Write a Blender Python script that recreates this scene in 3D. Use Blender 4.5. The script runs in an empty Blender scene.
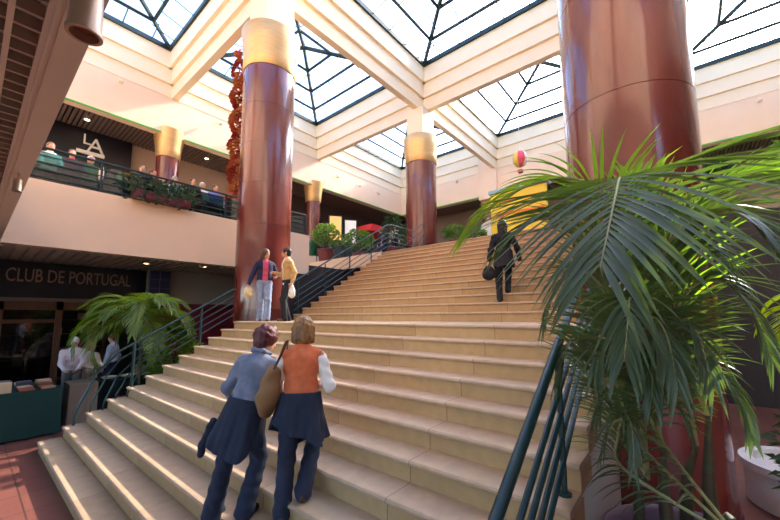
import bpy, math, random
import numpy as np
from mathutils import Vector, Matrix
random.seed(7); rng = np.random.RandomState(5)
PI = math.pi
SC = bpy.context.scene
COL = SC.collection

# ------------------------------------------------------------------ camera, sky, sun, exposure
CAM_H = 2.203
# rows: image-right, image-down, forward expressed in world axes (X = up the stairs, Y = across to the left, Z = up)
RX = Vector((0.6281801441137334, -0.7780482963238715, -0.005527669379656874))
RY = Vector((0.08104021746141854, 0.07249261003439583, -0.9940710762537089))
RZ = Vector((0.7738360224847739, 0.6240077484117666, 0.10859162134816058))
FPX, CPX, CPY = 348.5, 400.0, 277.16
cd = bpy.data.cameras.new('camera'); cam = bpy.data.objects.new('camera', cd); COL.objects.link(cam)
cm = Matrix((RX, -RY, -RZ)).transposed().to_4x4(); cm.translation = Vector((0, 0, CAM_H))
cam.matrix_world = cm
cd.sensor_width = 36; cd.sensor_fit = 'HORIZONTAL'; cd.lens = FPX/780*36
cd.shift_x = (390-CPX)/780; cd.shift_y = (CPY-260)/780
cd.clip_start = 0.05; cd.clip_end = 300
SC.camera = cam

SUN_AZ, SUN_EL = math.radians(-7), math.radians(35.5)
w = bpy.data.worlds.new('sky'); SC.world = w; w.use_nodes = True
nt = w.node_tree; nt.nodes.clear()
sky = nt.nodes.new('ShaderNodeTexSky'); sky.sky_type = 'NISHITA'; sky.sun_disc = False
sky.sun_elevation = SUN_EL; sky.sun_rotation = PI/2 - SUN_AZ
sky.air_density = 1.0; sky.dust_density = 2.0; sky.ozone_density = 3.5
bg = nt.nodes.new('ShaderNodeBackground'); bg.inputs['Strength'].default_value = 0.66
out = nt.nodes.new('ShaderNodeOutputWorld')
nt.links.new(sky.outputs[0], bg.inputs[0]); nt.links.new(bg.outputs[0], out.inputs[0])
sl = bpy.data.lights.new('sun', 'SUN'); sl.energy = 7.0; sl.angle = math.radians(1.5); sl.color = (1.0, 0.91, 0.78)
sun = bpy.data.objects.new('sun', sl); COL.objects.link(sun)
sd = Vector((math.cos(SUN_EL)*math.cos(SUN_AZ), math.cos(SUN_EL)*math.sin(SUN_AZ), math.sin(SUN_EL)))
sun.rotation_euler = sd.to_track_quat('Z', 'Y').to_euler(); sun.location = sd*60
vs = SC.view_settings
vs.view_transform = 'Standard'; vs.look = 'None'; vs.gamma = 1; vs.use_curve_mapping = False; vs.exposure = 1.08

# ------------------------------------------------------------------ materials
def srgb(r, g, b):
    f = lambda c: (c/255/12.92) if c/255 <= .04045 else ((c/255+.055)/1.055)**2.4
    return (f(r), f(g), f(b), 1)
MC = {}
def mat(name, rgb, rough=.6, metal=0, var=0.0, scale=6.0, bump=0.0, bscale=40., coat=0, emit=None, estr=0, rgb2=None, stretch=None, trans=0, spec=.5):
    if name in MC: return MC[name]
    m = bpy.data.materials.new(name); m.use_nodes = True; MC[name] = m
    n = m.node_tree; b = n.nodes['Principled BSDF']; L = n.links.new
    c = srgb(*rgb); b.inputs['Base Color'].default_value = c
    b.inputs['Roughness'].default_value = rough; b.inputs['Metallic'].default_value = metal
    b.inputs['Coat Weight'].default_value = coat; b.inputs['Coat Roughness'].default_value = .08
    b.inputs['Specular IOR Level'].default_value = spec
    tc = n.nodes.new('ShaderNodeTexCoord'); mp = n.nodes.new('ShaderNodeMapping'); L(tc.outputs['Object'], mp.inputs[0])
    if stretch: mp.inputs['Scale'].default_value = stretch
    if var > 0:
        nz = n.nodes.new('ShaderNodeTexNoise'); nz.inputs['Scale'].default_value = scale; nz.inputs['Detail'].default_value = 5
        L(mp.outputs[0], nz.inputs['Vector'])
        cr = n.nodes.new('ShaderNodeValToRGB'); L(nz.outputs[0], cr.inputs[0])
        c2 = srgb(*rgb2) if rgb2 else tuple(x*(1-var) for x in c[:3])+(1,)
        cr.color_ramp.elements[0].position = .35; cr.color_ramp.elements[1].position = .65
        cr.color_ramp.elements[0].color = c2; cr.color_ramp.elements[1].color = c
        L(cr.outputs[0], b.inputs['Base Color'])
    if bump > 0:
        nb = n.nodes.new('ShaderNodeTexNoise'); nb.inputs['Scale'].default_value = bscale; nb.inputs['Detail'].default_value = 4
        L(mp.outputs[0], nb.inputs['Vector'])
        bp = n.nodes.new('ShaderNodeBump'); bp.inputs['Strength'].default_value = bump; bp.inputs['Distance'].default_value = .02
        L(nb.outputs[0], bp.inputs['Height']); L(bp.outputs[0], b.inputs['Normal'])
    if emit:
        b.inputs['Emission Color'].default_value = srgb(*emit); b.inputs['Emission Strength'].default_value = estr
    if trans > 0:   # thin leaf: part of the light goes through
        tl = n.nodes.new('ShaderNodeBsdfTranslucent'); tl.inputs[0].default_value = (min(1, c[0]*2.2+.03), min(1, c[1]*2.6+.05), c[2]*.5, 1)
        mx = n.nodes.new('ShaderNodeMixShader'); mx.inputs[0].default_value = trans
        L(b.outputs[0], mx.inputs[1]); L(tl.outputs[0], mx.inputs[2]); L(mx.outputs[0], n.nodes['Material Output'].inputs[0])
    return m
def glass(name, tint, refl=.08, alpha=.9):
    if name in MC: return MC[name]
    m = bpy.data.materials.new(name); m.use_nodes = True; MC[name] = m
    n = m.node_tree; n.nodes.clear(); L = n.links.new
    t = n.nodes.new('ShaderNodeBsdfTransparent'); t.inputs[0].default_value = tuple(x*alpha for x in srgb(*tint)[:3])+(1,)
    g = n.nodes.new('ShaderNodeBsdfGlossy'); g.inputs['Roughness'].default_value = .03
    mx = n.nodes.new('ShaderNodeMixShader'); mx.inputs[0].default_value = refl
    o = n.nodes.new('ShaderNodeOutputMaterial'); L(t.outputs[0], mx.inputs[1]); L(g.outputs[0], mx.inputs[2]); L(mx.outputs[0], o.inputs[0])
    return m
def brickmat(name, c1, c2, mortar, bw, bh, rough=.5, msize=.006, rot=None, offset=.5, spec=.5):
    if name in MC: return MC[name]
    m = mat(name, c1, rough, spec=spec); n = m.node_tree; L = n.links.new; b = n.nodes['Principled BSDF']
    br = n.nodes.new('ShaderNodeTexBrick'); tc = n.nodes.new('ShaderNodeTexCoord'); mp = n.nodes.new('ShaderNodeMapping')
    L(tc.outputs['Object'], mp.inputs[0]); L(mp.outputs[0], br.inputs['Vector'])
    if rot: mp.inputs['Rotation'].default_value = rot
    br.inputs['Color1'].default_value = srgb(*c1); br.inputs['Color2'].default_value = srgb(*c2); br.inputs['Mortar'].default_value = srgb(*mortar)
    br.inputs['Scale'].default_value = 1; br.inputs['Brick Width'].default_value = bw; br.inputs['Row Height'].default_value = bh
    br.inputs['Mortar Size'].default_value = msize; br.offset = offset
    nz = n.nodes.new('ShaderNodeTexNoise'); nz.inputs['Scale'].default_value = 9; nz.inputs['Detail'].default_value = 6
    L(tc.outputs['Object'], nz.inputs['Vector'])
    mx = n.nodes.new('ShaderNodeMix'); mx.data_type = 'RGBA'; mx.blend_type = 'MULTIPLY'; mx.inputs[0].default_value = .35
    L(br.outputs[0], mx.inputs[6]); L(nz.outputs[0], mx.inputs[7]); L(mx.outputs[2], b.inputs['Base Color'])
    return m

PEACH = mat('peach_paint', (245, 214, 182), .75, var=.04, scale=1.2, bump=.03, bscale=20)
CREAM = mat('cream_paint', (248, 226, 192), .7, var=.03, scale=1.5)
STONE = brickmat('tan_limestone', (204, 166, 116), (192, 152, 102), (150, 112, 78), 1.2, 5.0, .6, .005, rot=(0, 0, PI/2))
TREAD = brickmat('lit_tread_limestone', (208, 174, 138), (196, 160, 124), (160, 128, 104), 1.2, 5.0, .6, .005, rot=(0, 0, PI/2))  # same stone as the risers, coloured paler for the light on the treads
FLOOR = brickmat('terracotta_tile', (150, 92, 78), (138, 82, 70), (104, 68, 60), .6, .6, .35, .01, offset=0)
FLOOR2 = brickmat('beige_tile', (205, 180, 155), (195, 170, 145), (150, 130, 110), .6, .6, .4, .008, offset=0)
MARBLE = mat('red_marble', (122, 54, 46), .2, var=.35, scale=2.2, rgb2=(100, 42, 38), coat=.6, stretch=(1, 1, .35))
MARBLED = mat('dark_red_marble', (88, 30, 28), .2, coat=.5)
GOLD = mat('brushed_gold', (226, 186, 126), .42, metal=.6, var=.12, scale=3, stretch=(1, 1, 8))
STEEL = mat('dark_green_steel', (22, 44, 44), .5)
RAILG = mat('dark_teal_paint', (20, 50, 49), .35, spec=.5)
SOFF = mat('tan_soffit_metal', (218, 208, 190), .5)
SLAT = mat('brown_slat', (164, 152, 136), .55)
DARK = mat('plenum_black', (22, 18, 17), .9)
DARKWALL = mat('dark_interior', (40, 32, 30), .6)
NAVY = mat('navy_sign_panel', (16, 16, 28), .35)
WHITE = mat('white_paint', (235, 232, 226), .5)
GREENLED = mat('green_neon', (70, 150, 50), .4, emit=(60, 170, 40), estr=.12)
LAMPW = mat('lamp_glow', (255, 235, 200), .4, emit=(255, 226, 180), estr=6)
MAROON = mat('maroon_paint', (112, 22, 48), .5, var=.1)
WOOD = mat('brown_wood_frame', (98, 58, 38), .45, var=.3, scale=4, stretch=(8, 8, 1))
SKYGL = glass('skylight_glass', (246, 250, 255), .04, .95)
RAILGL = glass('teal_rail_glass', (150, 205, 205), .10, .75)
SHOPGL = glass('shop_glass', (190, 180, 170), .07, .8)
GREYW = mat('grey_plaster', (168, 158, 146), .7)

# ------------------------------------------------------------------ mesh helpers
class MB:
    def __init__(s): s.v = []; s.f = []
    def add(s, v, f):
        o = len(s.v); s.v += [tuple(p) for p in v]; s.f += [tuple(i+o for i in q) for q in f]; return s
    def box(s, x0, x1, y0, y1, z0, z1):
        return s.add([(x, y, z) for z in (z0, z1) for y in (y0, y1) for x in (x0, x1)],
                     [(0, 2, 3, 1), (4, 5, 7, 6), (0, 1, 5, 4), (2, 6, 7, 3), (0, 4, 6, 2), (1, 3, 7, 5)])
    def tube(s, pts, r, n=8, cap=True):
        pts = [Vector(p) for p in pts]; m = len(pts); rs = r if hasattr(r, '__len__') else [r]*m
        t0 = (pts[1]-pts[0]).normalized(); ref = Vector((0, 0, 1)) if abs(t0.z) < .9 else Vector((1, 0, 0))
        nrm = t0.cross(ref).normalized(); V = []
        for i, p in enumerate(pts):
            t = (pts[min(i+1, m-1)]-pts[max(i-1, 0)]).normalized()
            nrm = (nrm - t*nrm.dot(t)).normalized(); b = t.cross(nrm)
            for k in range(n):
                a = 2*PI*k/n; V.append(p+(nrm*math.cos(a)+b*math.sin(a))*rs[i])
        F = [(i*n+k, i*n+(k+1) % n, (i+1)*n+(k+1) % n, (i+1)*n+k) for i in range(m-1) for k in range(n)]
        if cap: F += [tuple(range(n-1, -1, -1)), tuple((m-1)*n+k for k in range(n))]
        return s.add(V, F)
    def lathe(s, prof, c=(0, 0, 0), n=32, cap=True):
        V = [(c[0]+r*math.cos(2*PI*k/n), c[1]+r*math.sin(2*PI*k/n), c[2]+z) for r, z in prof for k in range(n)]
        m = len(prof); F = [(i*n+k, i*n+(k+1) % n, (i+1)*n+(k+1) % n, (i+1)*n+k) for i in range(m-1) for k in range(n)]
        if cap: F += [tuple(range(n-1, -1, -1)), tuple((m-1)*n+k for k in range(n))]
        return s.add(V, F)
    def prism(s, poly, d0, d1, axis='y'):
        n = len(poly); V = []
        for d in (d0, d1):
            for a, b in poly: V.append((a, d, b) if axis == 'y' else ((d, a, b) if axis == 'x' else (a, b, d)))
        F = [tuple(range(n)), tuple(range(2*n-1, n-1, -1))]+[(i, n+i, n+(i+1) % n, (i+1) % n) for i in range(n)]
        return s.add(V, F)
    def sphere(s, c, r, n=10, m=7):
        rx, ry, rz = r if hasattr(r, '__len__') else (r, r, r)
        V = [(c[0], c[1], c[2]-rz)]+[(c[0]+rx*math.sin(PI*j/m)*math.cos(2*PI*k/n), c[1]+ry*math.sin(PI*j/m)*math.sin(2*PI*k/n), c[2]-rz*math.cos(PI*j/m)) for j in range(1, m) for k in range(n)]+[(c[0], c[1], c[2]+rz)]
        F = [(0, 1+(k+1) % n, 1+k) for k in range(n)]
        F += [(1+j*n+k, 1+j*n+(k+1) % n, 1+(j+1)*n+(k+1) % n, 1+(j+1)*n+k) for j in range(m-2) for k in range(n)]
        e = len(V)-1; F += [(e, 1+(m-2)*n+k, 1+(m-2)*n+(k+1) % n) for k in range(n)]
        return s.add(V, F)
    def build(s, name, m, parent=None, smooth=False, bevel=0):
        me = bpy.data.meshes.new(name); me.from_pydata(s.v, [], s.f)
        if bevel or smooth is None: pass
        o = bpy.data.objects.new(name, me); COL.objects.link(o); me.materials.append(m)
        import bmesh
        bm = bmesh.new(); bm.from_mesh(me); bmesh.ops.recalc_face_normals(bm, faces=bm.faces); bm.to_mesh(me); bm.free()
        if smooth:
            me.shade_smooth()
            try: me.set_sharp_from_angle(angle=math.radians(40))
            except Exception: pass
        if bevel:
            md = o.modifiers.new('bevel', 'BEVEL'); md.width = bevel; md.segments = 2; md.limit_method = 'ANGLE'
        if parent is not None:
            o.parent = parent
            if parent.type == 'EMPTY' or True:
                o.matrix_parent_inverse = Matrix()
        return o
def tag(o, label, cat, group=None, kind=None):
    o['label'] = label; o['category'] = cat
    if group: o['group'] = group
    if kind: o['kind'] = kind
    return o
def thing(name, label, cat, loc=(0, 0, 0), rz=0, group=None):
    o = bpy.data.objects.new(name, None); COL.objects.link(o); o.empty_display_size = .2
    o.location = loc; o.rotation_euler = (0, 0, rz); return tag(o, label, cat, group)
def struct(o, label=None, cat='structure'):
    o['kind'] = 'structure'
    if label: o['label'] = label; o['category'] = cat
    return o
def B(name, m, *boxes, parent=None, bevel=0):
    b = MB()
    for x in boxes: b.box(*x)
    return b.build(name, m, parent, bevel=bevel)
def copy_thing(root, loc=None, rz=None, label=None, sub=None):
    r = root.copy(); COL.objects.link(r)
    if loc is not None: r.location = loc
    if rz is not None: r.rotation_euler = (0, 0, rz)
    if label: r['label'] = label
    for ch in root.children:
        c = ch.copy(); COL.objects.link(c); c.parent = r
        for g in ch.children:
            d = g.copy(); COL.objects.link(d); d.parent = c
    return r
def ray(px, py):
    a = (px-CPX)/FPX; b = (py-CPY)/FPX
    return RX*a+RY*b+RZ
def atX(px, py, X): d = ray(px, py); return d*(X/d.x)+Vector((0, 0, CAM_H))
def atY(px, py, Y): d = ray(px, py); return d*(Y/d.y)+Vector((0, 0, CAM_H))
def atZ(px, py, z): d = ray(px, py); return d*((z-CAM_H)/d.z)+Vector((0, 0, CAM_H))

# ------------------------------------------------------------------ main dimensions (metres)
YL, YR = 8.40, .60                       # stair side planes
RI, TR = .17336, .2853
X1 = .907                                # first nosing
L1Z = RI*12                              # first landing
XU = 5.691; L2Z = RI*26; XT = 11.35; FZ = RI*29   # upper flight, second landing, top flight, upper floor
CX1, CX2, CXF = 5.03, 12.82, 21.0        # column lines / far wall
CY1, CY2, CYW, WY = .37, 8.90, 17.15, 16.73
BEAM0, BAND2, BAND1, SKY = 11.69, 12.27, 12.93, 13.70
YF = 10.55; SOFZ = 3.71; GZ = 10.02      # gallery front plane, its underside, upper soffit
XNEAR = .31
YRW = -8.3
YT, XG = 14.0, 7.75                      # terrace depth, end of the near gallery front
X2N = XU+TR*13

# ------------------------------------------------------------------ floor, walls, ceilings
struct(B('floor', FLOOR, (-9, 26, -14, 20, -.2, 0)))
struct(B('floor', FLOOR2, (XNEAR, XG, YF+.02, 20, FZ-.35, FZ), (XG, 12.0, YT+.02, 20, FZ-.35, FZ), (12.0, 26, YRW, 20, FZ-.35, FZ)))
struct(B('wall_balcony', PEACH, (XNEAR, XG, YF, YF+.30, SOFZ, FZ+.12)))
struct(B('wall_balcony', PEACH, (XG-.2, XG, YF+.30, YT+.3, SOFZ, FZ+.12), (XG, XT+TR*2, YT, YT+.3, SOFZ-.2, FZ+.12)))
struct(B('ceiling', SOFF, (XNEAR, 12.0, YF+.3, 20, SOFZ, SOFZ+.12)))
# slats across the underside of the gallery
b = MB()
for i in range(60): b.box(XNEAR+.02+i*.2, XNEAR+.05+i*.2, YF+.32, 13.4, SOFZ-.035, SOFZ+.01)
struct(b.build('ceiling', SLAT))
# near gallery over the photographer: edge beam with grooves and louvred soffit
b = MB(); b.box(.13, XNEAR, -12, YF+.3, SOFZ, SOFZ+1.3)
for x0 in (.155, .185): b.box(x0, x0+.012, -12, YF, SOFZ-.012, SOFZ+.01)
struct(b.build('trim_1', SOFF))
b = MB()
for i in range(150): b.box(-3.2, .13, -10+i*.138, -10+i*.138+.022, SOFZ+.005, SOFZ+.075)
struct(b.build('ceiling', SLAT))
struct(B('trim_2', SOFF, (.005, .03, -12, YF, SOFZ-.005, SOFZ+.1), (-1.2, -1.16, -12, YF, SOFZ-.005, SOFZ+.1)))
struct(B('ceiling', DARK, (-9, .13, -12, 20, SOFZ+.35, SOFZ+.5)))
struct(B('floor', FLOOR2, (-9, XNEAR, -12, 20, FZ-.1, FZ)))
# upper walls with three stepped bands, soffit behind
def bands(lo, hi, axis, plane, sgn):
    bb = MB()
    for k, (z0, z1) in enumerate(((BEAM0, BAND2), (BAND2, BAND1), (BAND1, SKY))):
        off = .02+.10*k; a, c = sorted((plane, plane-sgn*off)); 
        if axis == 'x': bb.box(lo, hi, a, c, z0, z1)
        else: bb.box(a, c, lo, hi, z0, z1)
    return bb
struct(B('wall_left', PEACH, (-3, CXF+.4, WY, WY+.4, GZ, SKY+.1)))
struct(bands(-3, CXF, 'x', WY, 1).build('trim_3', CREAM))
struct(B('wall_far', PEACH, (CXF, CXF+.4, YRW-1, WY+.4, GZ, SKY+.1)))
struct(bands(YRW-1, WY, 'y', CXF, 1).build('trim_4', CREAM))
struct(B('wall_right', PEACH, (-3, CXF+.4, YRW-.4, YRW, GZ-.0, SKY+.1)))
struct(B('wall_near', PEACH, (-3.2, -2.8, YRW-.4, WY+.4, FZ, SKY+.1)))
# soffit over the galleries (dark slatted) and shop walls behind
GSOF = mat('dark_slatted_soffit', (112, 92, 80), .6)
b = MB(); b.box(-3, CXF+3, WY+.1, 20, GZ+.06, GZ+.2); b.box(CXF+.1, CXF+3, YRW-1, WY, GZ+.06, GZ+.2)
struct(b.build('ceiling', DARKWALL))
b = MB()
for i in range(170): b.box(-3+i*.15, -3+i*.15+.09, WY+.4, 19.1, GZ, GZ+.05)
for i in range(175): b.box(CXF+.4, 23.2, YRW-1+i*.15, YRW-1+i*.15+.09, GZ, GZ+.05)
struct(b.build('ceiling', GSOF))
SHOPW = mat('shop_wall_tan', (176, 150, 130), .7)
struct(B('wall_shops', SHOPW, (-3, 9.5, 19.1, 19.4, FZ, GZ+.1)))
struct(B('wall_shops', mat('shaded_shop_wall', (70, 58, 52), .7), (9.5, 26, 19.1, 19.4, FZ, GZ+.1)))  # rest of the shop wall, shade under the soffit put into its colour
struct(B('wall_shops', mat('far_shop_wall', (120, 104, 92), .7), (23.2, 23.5, -9.5, 19.1, FZ, GZ+.1)))
# neon lines along the bottom edge of the upper walls
struct(B('trim_30', PEACH, (CXF-.28, CXF, 8.75, 9.95, GZ-.3, SKY)))
struct(B('trim_5', GREENLED, (-3, CX1-.45, WY-.035, WY+.0, GZ-.02, GZ+.035), (CX1+.45, CX2-.45, WY-.035, WY+.0, GZ-.02, GZ+.035), (CX2+.45, CXF, WY-.035, WY, GZ-.02, GZ+.035)))
struct(B('trim_6', GREENLED, (CXF-.035, CXF, YRW, WY-.04, GZ-.02, GZ+.035)))
struct(B('trim_7', mat('pale_strip', (200, 195, 190), .5), (23.1, 23.2, YRW, 3, 8.35, 8.5)))
# ground floor shop walls under the gallery
struct(B('wall_ground', DARKWALL, (-6, 3.9, 16.0, 16.3, 0, SOFZ), (3.9, 4.1, 13.2, 16.3, 0, SOFZ)))
struct(B('wall_ground', GREYW, (3.9, 12, 13.0, 13.3, 2.62, SOFZ)))
struct(B('wall_ground', MAROON, (3.9, 12, 12.98, 13.3, 0, 2.62)))
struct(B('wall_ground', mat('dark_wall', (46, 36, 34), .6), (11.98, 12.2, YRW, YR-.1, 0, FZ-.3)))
struct(B('wall_back_added', mat('pale_bounce_wall', (226, 214, 198), .7), (-9.2, -9, -14, 20, 0, 2.3)))  # unseen wall added behind the camera: cuts low sky light, pale for bounce
struct(B('wall_rightback', mat('brown_shopfront', (110, 84, 70), .6), (-9, 26, -14.2, -14, 0, GZ)))
struct(B('ceiling', SOFF, (-3, 26, -14, YRW-.4, SOFZ, FZ), (-3, 26, -14, YRW-.4, GZ, GZ+.2)))

# ------------------------------------------------------------------ roof beams
def beam(name, axis, c, lo, hi):
    bb = MB()
    for k, (z0, z1) in enumerate(((BEAM0, BAND2), (BAND2, BAND1), (BAND1, SKY))):
        h = .13+.115*k
        if axis == 'x': bb.box(lo, hi, c-h, c+h, z0, z1)
        else: bb.box(c-h, c+h, lo, hi, z0, z1)
    return struct(bb.build(name, CREAM))
n = 8
for c in (CX1, CX2):
    beam('trim_%d' % n, 'y', c, YRW, WY); n += 1
for c in (CY1, CY2):
    beam('trim_%d' % n, 'x', c, -3, CXF); n += 1

# ------------------------------------------------------------------ skylights
XB = [(-2.8, CX1-.31), (CX1+.31, CX2-.31), (CX2+.31, CXF-.17)]
YB = [(YRW, CY1-.31), (CY1+.31, CY2-.31), (CY2+.31, WY-.17)]
wn = 1
def skylight(x0, x1, y0, y1):
    global wn
    cx, cy = (x0+x1)/2, (y0+y1)/2; hw = min(x1-x0, y1-y0)/2; sl_ = .26; z0 = SKY+.04; N = 4; st = hw/(N+.001)
    def P(sx, sy, t): return Vector((cx+sx*((x1-x0)/2-t*((x1-x0)/2)/hw), cy+sy*((y1-y0)/2-t*((y1-y0)/2)/hw), z0+sl_*t))
    root = MB()
    t_ = .10; root.box(x0, x1, y0, y0+t_*1.4, SKY-.05, SKY+.13); root.box(x0, x1, y1-t_*1.4, y1, SKY-.05, SKY+.13)
    root.box(x0, x0+t_*1.4, y0+t_, y1-t_, SKY-.05, SKY+.13); root.box(x1-t_*1.4, x1, y0+t_, y1-t_, SKY-.05, SKY+.13)
    r = root.build('window_%d' % wn, STEEL); wn += 1; struct(r)
    hp = MB(); rg = MB(); mu = MB(); C4 = [(1, 1), (-1, 1), (-1, -1), (1, -1)]
    for sx, sy in C4: hp.tube([P(sx, sy, 0), P(sx, sy, hw)], .09, 6)
    hp.build('hip_bar', STEEL, r)
    for k in range(1, N):
        for a in range(4):
            rg.tube([P(*C4[a], k*st), P(*C4[(a+1) % 4], k*st)], .065, 6)
    rg.build('purlin', STEEL, r)
    for k in range(N):
        for a in range(4):
            A0, A1 = P(*C4[a], k*st), P(*C4[(a+1) % 4], k*st); B0, B1 = P(*C4[a], (k+1)*st), P(*C4[(a+1) % 4], (k+1)*st)
            M_ = (A0+A1)/2; d = (A1-A0).normalized(); up = ((B0+B1)/2-(A0+A1)/2)
            L_ = (A1-A0).length/2-st*.5; q = int(L_/1.0)+1
            for j in range(-q, q+1):
                off = (j+.5*(k % 2))*1.0
                if abs(off) < L_: mu.tube([M_+d*off, M_+d*off+up], .022, 4, cap=False)
    mu.build('glazing_bar', STEEL, r)
    g = MB(); V = [P(*c, 0)+Vector((0, 0, .07)) for c in C4]+[P(1, 1, hw)+Vector((0, 0, .07))]
    g.add(V, [(0, 1, 4), (1, 2, 4), (2, 3, 4), (3, 0, 4)])
    g.build('pane', SKYGL, r)
for x0, x1 in XB:
    for y0, y1 in YB: skylight(x0, x1, y0, y1)

# ------------------------------------------------------------------ grand staircase
st = thing('staircase', 'broad tan stone staircase climbing from the terracotta floor to the upper gallery', 'staircase', (0, 0, 0))
def step(xn, z, depth, y0, y1, z0=None):
    b = MB(); zb = z-RI if z0 is None else z0
    b.box(xn+.02, xn+depth+.06, y0, y1, zb-.02, z-.045)     # riser block
    o = b.build('riser', STONE, st)
    t = MB(); e = .018
    t.prism([(xn+.02, z-.045), (xn+.006, z-.042), (xn-.006, z-.03), (xn-.006, z-.014), (xn+.006, z-.002), (xn+.02, z), (xn+depth+.02, z), (xn+depth+.02, z-.045)], y0-.0, y1+.0)
    t.build('tread', TREAD, st, smooth=False)
for k in range(1, 12): step(X1+TR*(k-1), RI*k, TR, YR, YL)
step(X1+TR*11, L1Z, XU-(X1+TR*11), YR, YL)
for k in range(1, 14): step(XU+TR*(k-1), L1Z+RI*k, TR, YR, YL)
step(XU+TR*13, L2Z, XT-(XU+TR*13), YR, YL)
for k in range(1, 3): step(XT+TR*(k-1), L2Z+RI*k, TR, YR, YT-.02)
step(XT+TR*2, FZ, .14, YR, YT-.02)
# raking solid under the flights
b = MB(); b.prism([(X1+.1, 0), (X1+.1, .05), (X1+TR*11, L1Z-RI-.1), (XU, L1Z-.25), (XU+TR*13, L2Z-RI-.12), (XT, L2Z-.25), (12.0, FZ-RI-.2), (12.0, 0)], YR+.03, YL-.03)
b.build('core', GREYW, st)
# terrace beside the second landing
struct(B('floor', FLOOR2, (X2N, XT+.1, YL, YT-.01, L2Z-.18, L2Z), (XG+.02, X2N, YT-.4, YT-.01, L2Z-.18, L2Z)))
struct(B('trim_20', PEACH, (X2N-.04, X2N+.06, YL+.02, YT, L2Z-.46, L2Z+.02)))
struct(B('wall_void_shade', DARKWALL, (9.7, 9.8, YL+.02, YT, 0, L2Z-.2), (5.9, XG, YF-.06, YF-.01, 0, SOFZ-.02), (XG, 9.7, YF-.06, YF-.01, 0, L2Z-.47)))  # dark sheets stand in for the shade in the void below the terrace

# ------------------------------------------------------------------ columns
def column(loc, r, z0, label, full=True, grp='red marble columns with gold capitals', pil=.25, capr=None):
    t = thing('column', label, 'column', (loc[0], loc[1], z0), 0, grp)
    capz = 9.08-z0; top = 10.33-z0; bt = BEAM0-z0
    b = MB()
    prof = [(r*1.0, .30)]
    for s_ in range(1, 7):
        zz = .30+(capz-.30)*s_/6; prof += [(r, zz-.006)]+([(r-.006, zz-.003), (r-.006, zz+.003), (r, zz+.006)] if s_ < 6 else [])
    b.lathe(prof, n=64); b.build('shaft', MARBLE, t, smooth=True)
    b = MB(); b.lathe([(r+.045, 0), (r+.045, .12), (r+.03, .125), (r+.03, .22), (r+.015, .225), (r+.015, .30), (r-.02, .302)], n=64)
    b.build('base', MARBLED, t, smooth=True)
    cr = capr or r*1.16
    b = MB(); b.lathe([(r*.9, capz-.01), (r+.015, capz), (r+.03, capz+.02), (r+(cr-r)*.35, capz+.40), (r+(cr-r)*.35-.01, capz+.405), (r+(cr-r)*.7, capz+.82), (r+(cr-r)*.7-.01, capz+.825), (cr, top-.03), (cr-.02, top), (.2, top)], n=64)
    b.build('capital', GOLD, t, smooth=True)
    b = MB(); b.box(-pil-.2, pil+.2, -pil-.2, pil+.2, top-.02, bt); b.build('pier', CREAM, t)
    return t
column((CX1, CY2), .70, L1Z, 'tall red marble column with gold capital beside the first landing, behind the chatting couple')
column((CX2-.10, CY2+.08), .70, FZ, 'red marble column with gold capital standing at the head of the staircase')
column((CX1, CY1+.02), .69, 0, 'largest, nearest red marble column, rising behind the big foreground palm')
column((CX2, CY1), .70, FZ, 'red marble column on the upper floor hidden behind the nearest column')
column((CX1, CYW), .43, FZ, 'short red marble column with gold capital on the left gallery beside the rail planter', capr=.62, pil=.05)
column((CX2, CYW), .43, FZ, 'small distant red marble column with gold capital behind the green bin', capr=.62, pil=.05)
column((CXF+.9, CY2+.9), .43, FZ, 'red marble column against the far wall right of the stair head', capr=.6, pil=.05)

# ------------------------------------------------------------------ railings
def railing(name, label, pts, y, hgt=.9, n=4, posts=(), group=None, ends=None, axis='y', rtop=.022, rbar=.013):
    """pts = (x,z) floor line points; the rail stands in the plane y"""
    t = thing(name, label, 'railing', (0, 0, 0), 0, group)
    P = lambda x, z: (x, y, z) if axis == 'y' else (y, x, z)
    MB().tube([P(x, z+hgt) for x, z in pts], rtop, 10).build('handrail', RAILG, t, smooth=True)
    for k in range(n):
        h = hgt*(.18+.17*k)+.0
        MB().tube([P(x, z+h) for x, z in pts], rbar, 8).build('rail_bar', RAILG, t, smooth=True)
    for x, z in posts:
        b = MB(); b.tube([P(x, z+.012), P(x, z+hgt)], .02, 8); b.lathe([(.045, 0), (.045, .015)], P(x, z), 12); b.build('post', RAILG, t, smooth=True)
    return t
def zs(x):   # tread height at x
    if x < X1: return 0
    if x < X1+TR*11: return RI*(int((x-X1)/TR)+1)
    if x < XU: return L1Z
    if x < XU+TR*13: return L1Z+RI*(int((x-XU)/TR)+1)
    if x < XT: return L2Z
    return L2Z+RI*(int((x-XT)/TR)+1)
def znos(x): # line through the nosings
    if x < X1+TR*11: return RI+(x-X1)/TR*RI
    return L1Z+RI+(x-XU)/TR*RI
YRL = YL-.10
low = [(X1+.42, znos(X1+.42)-.02), (X1+TR*11-.15, znos(X1+TR*11-.15)-.02)]
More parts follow.
